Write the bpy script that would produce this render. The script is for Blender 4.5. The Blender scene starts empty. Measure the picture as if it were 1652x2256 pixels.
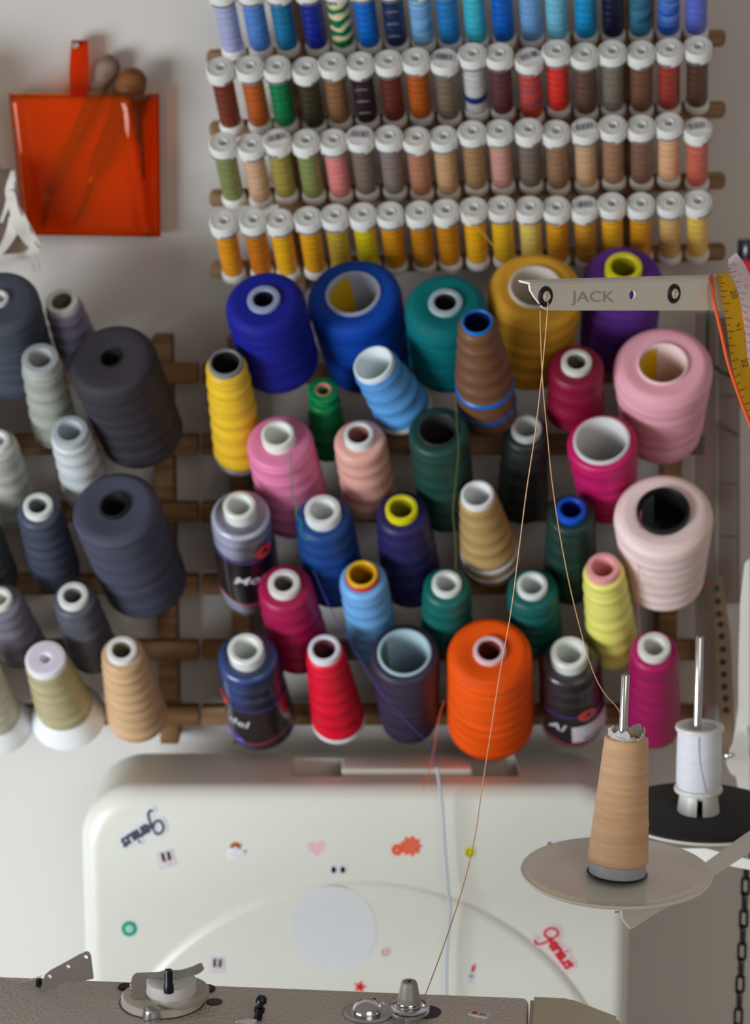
import bpy, bmesh, math, random
from math import sin, cos, pi, radians, tan
from mathutils import Vector, Matrix
random.seed(7)
S = bpy.context.scene
COL = S.collection

# ------------------------------------------------------------------ camera, light, exposure
PITCH = radians(12.5); F = 5000.0; CAM = Vector((0, 0, 1.72))
cd = bpy.data.cameras.new('camera'); cam = bpy.data.objects.new('camera', cd); COL.objects.link(cam)
cam.location = CAM; cam.rotation_euler = (pi/2 - PITCH, 0, 0)
cd.sensor_fit = 'HORIZONTAL'; cd.sensor_width = 24.0; cd.lens = 24.0*F/1652.0
cd.clip_start = 0.05; cd.clip_end = 50
cd.dof.use_dof = True; cd.dof.focus_distance = 1.30; cd.dof.aperture_fstop = 10.5; cd.dof.aperture_blades = 0
S.camera = cam

W = bpy.data.worlds.new('room_light'); S.world = W; W.use_nodes = True
bg = W.node_tree.nodes['Background']; bg.inputs[0].default_value = (1.0, 0.90, 0.80, 1); bg.inputs[1].default_value = 0.20

def area(name, loc, target, sx, sy, power, col):
    l = bpy.data.lights.new(name, 'AREA'); l.shape = 'RECTANGLE'; l.size = sx; l.size_y = sy
    l.energy = power; l.color = col
    o = bpy.data.objects.new(name, l); COL.objects.link(o); o.location = loc
    o.rotation_euler = (Vector(target) - Vector(loc)).to_track_quat('-Z', 'Y').to_euler()
    return o
wl = area('window_daylight', (-1.95, 0.1, 0.85), (0.15, 1.85, 0.48), 1.3, 1.1, 32, (0.88, 0.95, 1.0)); wl.data.spread = radians(112)
area('room_fill', (0.8, -1.2, 2.2), (0.0, 1.9, 1.4), 1.4, 1.2, 12, (1.0, 0.93, 0.85))  # added fill from the front right, no known window there
S.view_settings.view_transform = 'Standard'; S.view_settings.look = 'None'
S.view_settings.gamma = 1.0; S.view_settings.use_curve_mapping = False
S.view_settings.exposure = 0.0

# ------------------------------------------------------------------ pixel rays -> points of the place
RIGHT = Vector((1, 0, 0)); FWD = Vector((0, cos(PITCH), -sin(PITCH))); UP = Vector((0, sin(PITCH), cos(PITCH)))
def ray(px, py): return FWD + RIGHT*((px - 826)/F) + UP*(-(py - 1128)/F)
def at(px, py, D): d = ray(px, py); return CAM + d*(D/d.y)
def atz(px, py, z): d = ray(px, py); return CAM + d*((z - CAM.z)/d.z)
def sc(P): return (P - CAM).dot(FWD)/F
WALL = 2.02

# ------------------------------------------------------------------ materials
def lin(c):
    def f(v):
        v /= 255.0
        return v/12.92 if v <= 0.04045 else ((v + 0.055)/1.055)**2.4
    return (f(c[0]), f(c[1]), f(c[2]), 1)
MATS = {}
def base_mat(key, col, rough=0.5, spec=0.5, metal=0.0):
    m = bpy.data.materials.new(key); m.use_nodes = True
    b = m.node_tree.nodes['Principled BSDF']
    b.inputs['Base Color'].default_value = lin(col); b.inputs['Roughness'].default_value = rough
    b.inputs['Specular IOR Level'].default_value = spec; b.inputs['Metallic'].default_value = metal
    return m, m.node_tree.nodes, m.node_tree.links, b
def plain(col, rough=0.45, spec=0.5, metal=0.0, coat=0.0, key=None):
    k = ('plain', col, rough, spec, metal, coat)
    if k in MATS: return MATS[k]
    m, n, l, b = base_mat(key or 'plain', col, rough, spec, metal)
    if coat: b.inputs['Coat Weight'].default_value = coat; b.inputs['Coat Roughness'].default_value = 0.08
    tc = n.new('ShaderNodeTexCoord'); no = n.new('ShaderNodeTexNoise'); no.inputs['Scale'].default_value = 60
    mx = n.new('ShaderNodeMix'); mx.data_type = 'RGBA'; mx.blend_type = 'MULTIPLY'; mx.inputs[0].default_value = 0.05
    l.new(tc.outputs['Object'], no.inputs['Vector']); mx.inputs[6].default_value = lin(col)
    l.new(no.outputs['Fac'], mx.inputs[7]); l.new(mx.outputs[2], b.inputs['Base Color'])
    MATS[k] = m; return m
def thread(col, rough=0.5, spec=0.35, pitch=0.0011, vary=0.25, second=None, coat=0.0, bump=0.35):
    k = ('thread', col, rough, spec, pitch, vary, second, coat)
    if k in MATS: return MATS[k]
    m, n, l, b = base_mat('wound_thread', col, rough, spec)
    if coat: b.inputs['Coat Weight'].default_value = coat; b.inputs['Coat Roughness'].default_value = 0.06
    pass
    tc = n.new('ShaderNodeTexCoord')
    wv = n.new('ShaderNodeTexWave'); wv.wave_type = 'BANDS'; wv.bands_direction = 'Z'; wv.wave_profile = 'SIN'
    wv.inputs['Scale'].default_value = 0.314/pitch; wv.inputs['Distortion'].default_value = 1.2
    wv.inputs['Detail'].default_value = 1; wv.inputs['Detail Scale'].default_value = 0.4
    l.new(tc.outputs['Object'], wv.inputs['Vector'])
    mp = n.new('ShaderNodeMapping'); mp.inputs['Scale'].default_value = (12, 12, 260)
    no = n.new('ShaderNodeTexNoise'); no.inputs['Scale'].default_value = 1.0; no.inputs['Detail'].default_value = 3
    l.new(tc.outputs['Object'], mp.inputs['Vector']); l.new(mp.outputs[0], no.inputs['Vector'])
    bp = n.new('ShaderNodeBump'); bp.inputs['Strength'].default_value = bump; bp.inputs['Distance'].default_value = 0.0004
    l.new(wv.outputs['Fac'], bp.inputs['Height']); l.new(bp.outputs[0], b.inputs['Normal'])
    cr = n.new('ShaderNodeValToRGB'); c = lin(col)
    lo = lin(second) if second else tuple(v*(1-vary) for v in c[:3]) + (1,)
    hi = c if second else tuple(min(1, v*(1+vary*0.6)) for v in c[:3]) + (1,)
    cr.color_ramp.elements[0].position = 0.42 if second else 0.3; cr.color_ramp.elements[1].position = 0.52 if second else 0.7
    cr.color_ramp.elements[0].color = lo; cr.color_ramp.elements[1].color = hi
    l.new(no.outputs['Fac'], cr.inputs[0]); l.new(cr.outputs[0], b.inputs['Base Color'])
    MATS[k] = m; return m
def zigzag(c1, c2):
    """two-colour thread lying in slanting bands round the spool"""
    k = ('zz', c1, c2)
    if k in MATS: return MATS[k]
    m, n, l, b = base_mat('variegated_thread', c1, 0.45, 0.4)
    tc = n.new('ShaderNodeTexCoord'); wv = n.new('ShaderNodeTexWave'); wv.bands_direction = 'Z'; wv.wave_profile = 'SIN'
    wv.inputs['Scale'].default_value = 0.314/0.0125; wv.inputs['Distortion'].default_value = 3.0; wv.inputs['Detail Scale'].default_value = 4
    mp = n.new('ShaderNodeMapping'); mp.inputs['Rotation'].default_value = (0.0, 0.22, 0)
    l.new(tc.outputs['Object'], mp.inputs['Vector']); l.new(mp.outputs[0], wv.inputs['Vector'])
    cr = n.new('ShaderNodeValToRGB'); cr.color_ramp.elements[0].position = .47; cr.color_ramp.elements[1].position = .53
    cr.color_ramp.elements[0].color = lin(c1); cr.color_ramp.elements[1].color = lin(c2)
    l.new(wv.outputs['Fac'], cr.inputs[0]); l.new(cr.outputs[0], b.inputs['Base Color'])
    MATS[k] = m; return m
def wood(col, dark):
    k = ('wood', col, dark)
    if k in MATS: return MATS[k]
    m, n, l, b = base_mat('wood', col, 0.55, 0.3)
    tc = n.new('ShaderNodeTexCoord'); mp = n.new('ShaderNodeMapping'); mp.inputs['Scale'].default_value = (6, 90, 90)
    no = n.new('ShaderNodeTexNoise'); no.inputs['Scale'].default_value = 1.5; no.inputs['Detail'].default_value = 4
    cr = n.new('ShaderNodeValToRGB'); cr.color_ramp.elements[0].color = lin(dark); cr.color_ramp.elements[1].color = lin(col)
    cr.color_ramp.elements[0].position = .35; cr.color_ramp.elements[1].position = .65
    l.new(tc.outputs['Object'], mp.inputs['Vector']); l.new(mp.outputs[0], no.inputs['Vector'])
    l.new(no.outputs['Fac'], cr.inputs[0]); l.new(cr.outputs[0], b.inputs['Base Color'])
    MATS[k] = m; return m
def clear(col, trans, rough=0.1, body=0.22, key='clear_plastic', through=0.5):
    """tinted see-through sheet: coloured transparency under a glossy skin"""
    k = ('clear', col, trans, rough, body, through)
    if k in MATS: return MATS[k]
    m = bpy.data.materials.new(key); m.use_nodes = True; n = m.node_tree.nodes; l = m.node_tree.links
    out = n['Material Output']; n.remove(n['Principled BSDF'])
    tr = n.new('ShaderNodeBsdfTransparent'); tr.inputs[0].default_value = lin(trans)
    df = n.new('ShaderNodeBsdfDiffuse'); df.inputs[0].default_value = lin(col)
    tl = n.new('ShaderNodeBsdfTranslucent'); tl.inputs[0].default_value = lin(col)
    gl = n.new('ShaderNodeBsdfGlossy'); gl.inputs['Roughness'].default_value = rough
    a = n.new('ShaderNodeAddShader'); mx = n.new('ShaderNodeMixShader'); mx.inputs[0].default_value = body
    mx0 = n.new('ShaderNodeMixShader'); mx0.inputs[0].default_value = through
    l.new(df.outputs[0], mx0.inputs[1]); l.new(tl.outputs[0], mx0.inputs[2])
    l.new(tr.outputs[0], mx.inputs[1]); l.new(mx0.outputs[0], mx.inputs[2])
    lw = n.new('ShaderNodeFresnel'); lw.inputs[0].default_value = 1.36
    m2 = n.new('ShaderNodeMixShader'); l.new(lw.outputs[0], m2.inputs[0])
    l.new(mx.outputs[0], m2.inputs[1]); l.new(gl.outputs[0], m2.inputs[2]); l.new(m2.outputs[0], out.inputs[0])
    MATS[k] = m; return m
def wall_mat():
    m, n, l, b = base_mat('painted_wall', (214, 210, 206), 0.75, 0.25)
    tc = n.new('ShaderNodeTexCoord'); no = n.new('ShaderNodeTexNoise'); no.inputs['Scale'].default_value = 220; no.inputs['Detail'].default_value = 5
    bp = n.new('ShaderNodeBump'); bp.inputs['Strength'].default_value = 0.12; bp.inputs['Distance'].default_value = 0.001
    l.new(tc.outputs['Object'], no.inputs['Vector']); l.new(no.outputs['Fac'], bp.inputs['Height']); l.new(bp.outputs[0], b.inputs['Normal'])
    return m
def wrinkle_paint():
    m, n, l, b = base_mat('wrinkle_paint', (212, 203, 194), 0.42, 0.5)
    tc = n.new('ShaderNodeTexCoord'); no = n.new('ShaderNodeTexNoise'); no.inputs['Scale'].default_value = 620; no.inputs['Detail'].default_value = 2
    vo = n.new('ShaderNodeTexVoronoi'); vo.inputs['Scale'].default_value = 480
    ad = n.new('ShaderNodeMath'); ad.operation = 'ADD'
    l.new(tc.outputs['Object'], no.inputs['Vector']); l.new(tc.outputs['Object'], vo.inputs['Vector'])
    l.new(no.outputs['Fac'], ad.inputs[0]); l.new(vo.outputs['Distance'], ad.inputs[1])
    bp = n.new('ShaderNodeBump'); bp.inputs['Strength'].default_value = 0.9; bp.inputs['Distance'].default_value = 0.0012
    l.new(ad.outputs[0], bp.inputs['Height']); l.new(bp.outputs[0], b.inputs['Normal'])
    return m
def felt_mat(col):
    m, n, l, b = base_mat('felt', col, 0.95, 0.1)
    b.inputs['Sheen Weight'].default_value = 0.1
    tc = n.new('ShaderNodeTexCoord'); no = n.new('ShaderNodeTexNoise'); no.inputs['Scale'].default_value = 900
    bp = n.new('ShaderNodeBump'); bp.inputs['Strength'].default_value = 0.5; bp.inputs['Distance'].default_value = 0.001
    l.new(tc.outputs['Object'], no.inputs['Vector']); l.new(no.outputs['Fac'], bp.inputs['Height']); l.new(bp.outputs[0], b.inputs['Normal'])
    return m
CHROME = plain((225, 225, 228), 0.14, 0.5, 1.0, key='chrome')
STEEL = plain((196, 194, 190), 0.32, 0.5, 1.0, key='steel')
BLACKSTEEL = plain((52, 52, 58), 0.25, 0.5, 0.9, key='blackened_steel')
CREAM = plain((222, 219, 208), 0.35, 0.5, key='cream_paint')
CASEP = plain((224, 224, 214), 0.3, 0.5, key='glossy_cream_plastic')
WHITEP = plain((228, 228, 224), 0.35, 0.5, key='white_plastic')
CAPP = plain((226, 226, 222), 0.4, 0.5, key='spool_plastic')
DARK = plain((22, 22, 24), 0.4, 0.5, key='black_plastic')
PAPER = plain((225, 222, 225), 0.6, 0.3, key='paper')
INK = plain((40, 44, 70), 0.6, 0.3, key='print_ink')
BAR = wood((158, 124, 90), (124, 94, 64))
BARL = wood((150, 112, 74), (112, 80, 48))

# ------------------------------------------------------------------ object helpers
WM = {}
def empty(name, label, cat, M, group=None):
    o = bpy.data.objects.new(name, None); COL.objects.link(o)
    if not isinstance(M, Matrix): M = Matrix.Translation(M)
    o.matrix_world = M; WM[o.name] = M.copy(); o.empty_display_size = 0.02
    return tag(o, label, cat, group)
def tag(o, label, cat, group=None):
    o['label'] = label; o['category'] = cat
    if group: o['group'] = group
    return o
def link(name, bm, mat, parent=None, local=False, sharp=40, origin=None):
    """bm becomes ONE mesh object. World-space vertices unless local=True (parent's own axes)."""
    bmesh.ops.recalc_face_normals(bm, faces=bm.faces[:])
    me = bpy.data.meshes.new(name); bm.to_mesh(me); bm.free()
    for p in me.polygons: p.use_smooth = True
    if sharp < 180: me.set_sharp_from_angle(angle=radians(sharp))
    if mat: me.materials.append(mat)
    o = bpy.data.objects.new(name, me); COL.objects.link(o)
    if parent is not None:
        M = WM[parent.name]
        if not local: me.transform(M.inverted())
        o.parent = parent; WM[o.name] = M.copy()
    else:
        org = Vector(origin) if origin is not None else sum((v.co for v in me.vertices), Vector())/max(1, len(me.vertices))
        me.transform(Matrix.Translation(-org)); o.location = org; WM[o.name] = Matrix.Translation(org)
    return o
def thing(name, bm, mat, label, cat, group=None, sharp=40, origin=None):
    return tag(link(name, bm, mat, sharp=sharp, origin=origin), label, cat, group)
def struct(name, bm, mat):
    o = link(name, bm, mat, origin=(0, 0, 0)); o['kind'] = 'structure'; return o
def frame(B, a, xh=Vector((1, 0, 0))):
    z = a.normalized(); x = (xh - z*xh.dot(z)).normalized(); y = z.cross(x)
    M = Matrix((x, y, z)).transposed().to_4x4(); M.translation = B; return M

def lathe(prof, seg=40, M=None, a0=0, a1=2*pi, bm=None):
    bm = bm or bmesh.new(); full = abs(a1 - a0 - 2*pi) < 1e-6; n = seg if full else seg + 1
    rings = []
    for r, z in prof:
        if r < 1e-7: rings.append([bm.verts.new((0, 0, z))])
        else: rings.append([bm.verts.new((r*cos(a0 + (a1-a0)*i/seg), r*sin(a0 + (a1-a0)*i/seg), z)) for i in range(n)])
    for A, Bq in zip(rings, rings[1:]):
        for i in range(seg):
            j = (i + 1) % n
            if len(A) == 1 and len(Bq) == 1: continue
            if len(A) == 1: bm.faces.new((A[0], Bq[i], Bq[j]))
            elif len(Bq) == 1: bm.faces.new((A[i], A[j], Bq[0]))
            else: bm.faces.new((A[i], A[j], Bq[j], Bq[i]))
    if M is not None: bm.transform(M)
    return bm
def box(x0, x1, y0, y1, z0, z1, bevel=0.0, seg=2, bm=None):
    b2 = bmesh.new(); bmesh.ops.create_cube(b2, size=1)
    bmesh.ops.transform(b2, verts=b2.verts, matrix=Matrix.Translation(((x0+x1)/2, (y0+y1)/2, (z0+z1)/2)) @ Matrix.Diagonal((x1-x0, y1-y0, z1-z0, 1)))
    if bevel: bmesh.ops.bevel(b2, geom=b2.edges[:], offset=bevel, segments=seg, affect='EDGES', profile=0.5)
    return merge(bm, b2)
def merge(bm, b2):
    if bm is None: return b2
    me = bpy.data.meshes.new('t'); b2.to_mesh(me); b2.free(); bm.from_mesh(me); bpy.data.meshes.remove(me); return bm
def smooth_path(pts, n=8):
    pts = [Vector(p) for p in pts]
    if len(pts) < 3: return pts
    out = []
    P = [pts[0]*2 - pts[1]] + pts + [pts[-1]*2 - pts[-2]]
    for i in range(1, len(P) - 2):
        p0, p1, p2, p3 = P[i-1:i+3]
        for k in range(n):
            t = k/n
            out.append(0.5*((2*p1) + (p2-p0)*t + (2*p0-5*p1+4*p2-p3)*t*t + (-p0+3*p1-3*p2+p3)*t**3))
    out.append(pts[-1]); return out
def tube(pts, r, seg=8, smooth=8, bm=None, closed=False, cap=True):
    bm = bm or bmesh.new(); P = smooth_path(pts, smooth) if smooth else [Vector(p) for p in pts]
    rad = r if callable(r) else (lambda t: r)
    n = len(P); rings = []; prev = None
    for i, p in enumerate(P):
        if closed: t = (P[(i+1) % n] - P[i-1]).normalized()
        else: t = (P[min(i+1, n-1)] - P[max(i-1, 0)]).normalized()
        if prev is None: u = t.orthogonal().normalized()
        else: u = (prev - t*prev.dot(t)).normalized()
        prev = u; v = t.cross(u); R = rad(i/(n-1))
        rings.append([bm.verts.new(p + u*R*cos(2*pi*k/seg) + v*R*sin(2*pi*k/seg)) for k in range(seg)])
    m = n if closed else n - 1
    for i in range(m):
        A, Bq = rings[i], rings[(i+1) % n]
        for k in range(seg): bm.faces.new((A[k], A[(k+1) % seg], Bq[(k+1) % seg], Bq[k]))
    if cap and not closed: bm.faces.new(rings[0]); bm.faces.new(rings[-1])
    return bm
def prism(pts, d, bm=None):
    """closed solid: polygon pts (world) pushed along d"""
    bm = bm or bmesh.new(); d = Vector(d)
    A = [bm.verts.new(Vector(p)) for p in pts]; Bq = [bm.verts.new(Vector(p) + d) for p in pts]
    bm.faces.new(A); bm.faces.new(Bq[::-1])
    for i in range(len(A)): bm.faces.new((A[i], A[i-1], Bq[i-1], Bq[i]))
    return bm
def ribbon(Ls, Rs, th, back, smooth=6):
    """band between two edges, with thickness th along back"""
    L = smooth_path(Ls, smooth); R = smooth_path(Rs, smooth); bm = bmesh.new(); back = Vector(back)*th
    q = [[bm.verts.new(a), bm.verts.new(b), bm.verts.new(b + back), bm.verts.new(a + back)] for a, b in zip(L, R)]
    for A, Bq in zip(q, q[1:]):
        for k in range(4): bm.faces.new((A[k], A[(k+1) % 4], Bq[(k+1) % 4], Bq[k]))
    bm.faces.new(q[0]); bm.faces.new(q[-1]); return bm
def capsule(x0, y0, x1, y1, w, n=6):
    a = math.atan2(y1-y0, x1-x0); out = []
    for k in range(n+1): t = a + pi/2 + pi*k/n; out.append((x0 + w*cos(t), y0 + w*sin(t)))
    for k in range(n+1): t = a - pi/2 + pi*k/n; out.append((x1 + w*cos(t), y1 + w*sin(t)))
    return out
def circle2(x, y, r, n=24, ry=None): return [(x + r*cos(2*pi*k/n), y + (ry or r)*sin(2*pi*k/n)) for k in range(n)]
def boolean(o, cutters):
    for c in cutters:
        md = o.modifiers.new('cut', 'BOOLEAN'); md.operation = 'DIFFERENCE'; md.object = c; md.solver = 'EXACT'
    bpy.context.view_layer.update(); dg = bpy.context.evaluated_depsgraph_get()
    me = bpy.data.meshes.new_from_object(o.evaluated_get(dg)); o.modifiers.clear(); old = o.data; nm = old.name
    o.data = me; bpy.data.meshes.remove(old); me.name = nm
    for p in me.polygons: p.use_smooth = True
    me.set_sharp_from_angle(angle=radians(35))
    for c in cutters: bpy.data.objects.remove(c)
def text_polys(s, size=1.0, shear=0.0, bold=0.0):
    """letters of s as a flat mesh (verts 2D, faces)"""
    cu = bpy.data.curves.new('letters', 'FONT'); cu.body = s; cu.size = size; cu.shear = shear; cu.offset = bold
    cu.align_x = 'CENTER'; cu.align_y = 'CENTER'; cu.resolution_u = 4
    o = bpy.data.objects.new('letters', cu); COL.objects.link(o); bpy.context.view_layer.update()
    me = bpy.data.meshes.new_from_object(o.evaluated_get(bpy.context.evaluated_depsgraph_get()))
    V = [(v.co.x, v.co.y) for v in me.vertices]; Fc = [list(p.vertices) for p in me.polygons]
    bpy.data.objects.remove(o); bpy.data.curves.remove(cu); bpy.data.meshes.remove(me); return V, Fc
def text_bm(s, size, fn, **k):
    V, Fc = text_polys(s, size, **k); bm = bmesh.new(); vs = [bm.verts.new(fn(x, y)) for x, y in V]
    for f in Fc:
        try: bm.faces.new([vs[i] for i in f])
        except ValueError: pass
    return bm

# ------------------------------------------------------------------ the room
struct('wall_back', box(-1.7, 1.3, WALL, WALL + 0.1, 0, 2.7), wall_mat())
struct('floor', box(-1.7, 1.3, -1.6, WALL + 0.1, -0.05, 0), plain((150, 135, 118), 0.6, key='floor_boards'))

# ------------------------------------------------------------------ wooden rack of small spools
RB = 1.966          # front of the rails
root = empty('thread_rack', 'wooden wall rack with four rails holding small white capped spools', 'thread rack', at(1030, 620, 2.0))
RAILPTS = []
rail_px = [((454, 128), (1600, 84)), ((460, 286), (1600, 242)), ((460, 438), (1600, 399)), ((462, 597), (1600, 556))]
for (a, b) in rail_px:
    A = at(a[0], a[1], RB); B = at(b[0], b[1], RB); d = (B - A).normalized(); up = Vector((0, 0, 1)); h = 0.0072; RAILPTS.append((A, B))
    bm = bmesh.new(); n = 6; prof = []
    # flat rail with rounded ends and front corners
    L = (B - A).length; pts = []
    for k in range(7): t = -pi/2 + pi*k/6; pts.append(A + d*(L - h*0.5 + h*0.5*cos(t)) + up*(h*sin(t)))
    for k in range(7): t = pi/2 + pi*k/6; pts.append(A + d*(h*0.5 + h*0.5*cos(t)) + up*(h*sin(t)))
    prism(pts, (0, 0.016, 0), bm)
    bmesh.ops.bevel(bm, geom=[e for e in bm.edges if abs(e.verts[0].co.y - RB) < 1e-5 and abs(e.verts[1].co.y - RB) < 1e-5], offset=0.003, segments=3, affect='EDGES')
    link('rail', bm, BAR, root)
for px in (640, 1410):
    A = at(px, 60, RB + 0.016); B = at(px, 600, RB + 0.016)
    link('stringer', box(A.x - .012, A.x + .012, RB + .016, WALL - .0005, B.z - .02, A.z + .10, .002), BAR, root)

def dirpx(B, t, e):
    d = ray(*t); te = tan(radians(e))
    s = (te*(B.y - CAM.y) + B.z - CAM.z)/(d.z + te*d.y)
    return CAM + d*s
ROWS = [
 [((490, -13)), (552, -16), (613, -18), (680, -20), (740, -22), (798, -24), (860, -26), (920, -28), (980, -31), (1040, -33), (1102, -36), (1165, -38), (1222, -41), (1287, -44), (1348, -46), (1410, -48), (1473, -50), (1535, -52)],
 [(485, 152), (550, 149), (609, 149), (674, 152), (731, 142), (793, 141), (855, 137), (915, 132), (978, 134), (1040, 122), (1099, 122), (1165, 132), (1225, 115), (1287, 122), (1348, 116), (1412, 117), (1474, 112), (1537, 107)],
 [(490, 312), (552, 315), (609, 305), (672, 306), (733, 305), (792, 298), (855, 297), (916, 300), (976, 298), (1039, 287), (1099, 285), (1163, 282), (1224, 286), (1288, 282), (1349, 275), (1412, 275), (1473, 270), (1537, 280)],
 [(490, 478), (555, 475), (613, 475), (676, 470), (735, 465), (797, 462), (857, 460), (922, 458), (980, 454), (1042, 450), (1103, 447), (1165, 448), (1224, 448), (1287, 447), (1347, 440), (1411, 440), (1476, 438), (1537, 435)]]
# colour name, colour, (second colour)
KINDS = [
 [('pale lavender', (172, 180, 222)), ('cornflower blue', (82, 135, 212)), ('dark cyan', (15, 118, 165)), ('royal blue', (12, 36, 145)), ('green and cream striped', (0, 112, 72), (222, 208, 165)),
  ('bright blue', (0, 105, 205)), ('navy with white flecks', (22, 44, 82), 'fleck'), ('mottled ice blue', (130, 185, 225), (80, 140, 200)), ('ocean blue', (30, 122, 190)), ('turquoise', (60, 188, 212)),
  ('strong azure', (0, 96, 196)), ('soft sky blue', (115, 168, 222)), ('light aqua blue', (118, 196, 222)), ('cerulean', (12, 148, 205)), ('midnight blue', (20, 18, 52)), ('mottled petrol blue', (62, 128, 155), (20, 70, 100)),
  ('mottled cobalt blue', (30, 88, 190), (110, 150, 215)), ('periwinkle blue', (98, 112, 212))],
 [('rust brown', (118, 48, 30)), ('copper orange', (188, 92, 34)), ('emerald green', (0, 122, 72)), ('dark olive', (56, 50, 30)), ('light brown', (140, 100, 70)), ('black plum with pale flecks', (46, 26, 34), 'fleck'),
  ('oxblood', (102, 42, 36)), ('burnt orange', (182, 86, 28)), ('grey taupe', (122, 106, 88)), ('silver white with a blue band', (205, 205, 204), 'band'), ('aubergine brown', (94, 54, 58)),
  ('red and purple mottled', (198, 72, 46), (130, 70, 100)), ('bright red', (226, 54, 44)), ('cocoa brown', (102, 72, 64)), ('stone grey', (124, 116, 102)), ('chestnut brown', (118, 80, 60)), ('brick red', (160, 60, 50)), ('dark chocolate', (84, 54, 42))],
 [('moss green', (130, 140, 84)), ('pale peach', (216, 176, 142)), ('olive gold', (165, 148, 70)), ('sage green', (132, 142, 84)), ('rose pink', (228, 134, 132)), ('taupe', (126, 110, 98)), ('mauve grey', (136, 122, 116)),
  ('dusty terracotta', (182, 122, 98)), ('light sand', (204, 162, 118)), ('camel brown', (165, 128, 88)), ('dusty pink', (206, 152, 140)), ('mouse grey', (120, 108, 96)), ('fawn', (152, 114, 86)), ('warm beige', (208, 166, 126)),
  ('hazel brown', (164, 122, 92)), ('coffee brown', (130, 94, 78)), ('pale apricot', (232, 180, 140)), ('salmon red', (206, 104, 86))],
 [('amber', (232, 152, 24)), ('caramel orange', (204, 116, 22)), ('golden yellow', (240, 176, 24)), ('egg yolk yellow', (238, 168, 20)), ('old gold', (212, 172, 60)), ('lemon yellow', (232, 214, 26)), ('marigold', (232, 152, 20)),
  ('ochre', (204, 134, 26)), ('honey brown', (210, 134, 22)), ('sunflower yellow', (242, 178, 24)), ('canary gold', (232, 184, 36)), ('straw yellow', (230, 205, 105)), ('dark amber', (220, 154, 30)), ('bronze gold', (206, 146, 42)),
  ('corn yellow', (240, 176, 40)), ('toffee gold', (220, 150, 30)), ('wheat beige', (224, 180, 110)), ('pale butter yellow', (240, 198, 92))]]
ORD = ['first', 'second', 'third', 'fourth', 'fifth', 'sixth', 'seventh', 'eighth', 'ninth']
RAILN = ['top rail', 'second rail', 'third rail', 'bottom rail']
BARCODE = {(1, 11), (2, 2), (2, 5), (2, 13), (2, 17), (3, 13), (1, 8)}
# one spool built once, in its own axes (z along the peg)
SL = 0.0735; RC = 0.0119
cap_prof = [(.0032, SL-.012), (RC-.0012, SL-.0118), (RC, SL-.0108), (RC, SL-.0013), (RC-.0007, SL-.0002), (RC-.0020, SL), (RC-.0021, SL-.0030), (RC-.0029, SL-.0030),
            (RC-.0030, SL-.0004), (RC-.0052, SL-.0004), (RC-.0053, SL-.0026), (RC-.0060, SL-.0026), (RC-.0061, SL-.0006), (.0042, SL-.0002), (.0039, SL-.0012), (.0037, SL-.012), (.0032, SL-.012)]
foot_prof = [(.0032, 0), (.0096, 0), (.0104, .0008), (.0104, .0042), (.0098, .0066), (.0088, .0078), (.0032, .0078), (.0032, 0)]
wind = [(.0033, .0078), (.0084, .0078)]
for k in range(1, 60):
    z = .0078 + (SL - .0198)*k/60
    wind.append((.0087 + .00045*abs(sin(pi*z/.0076)), z))
wind += [(.0084, SL-.012), (.0033, SL-.012), (.0033, .0078)]
def band_arc(a0, a1, z0, z1, r):
    bm = lathe([(r, z0), (r + .00012, z0), (r + .00012, z1), (r, z1), (r, z0)], 12, None, a0, a1); return bm
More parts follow.
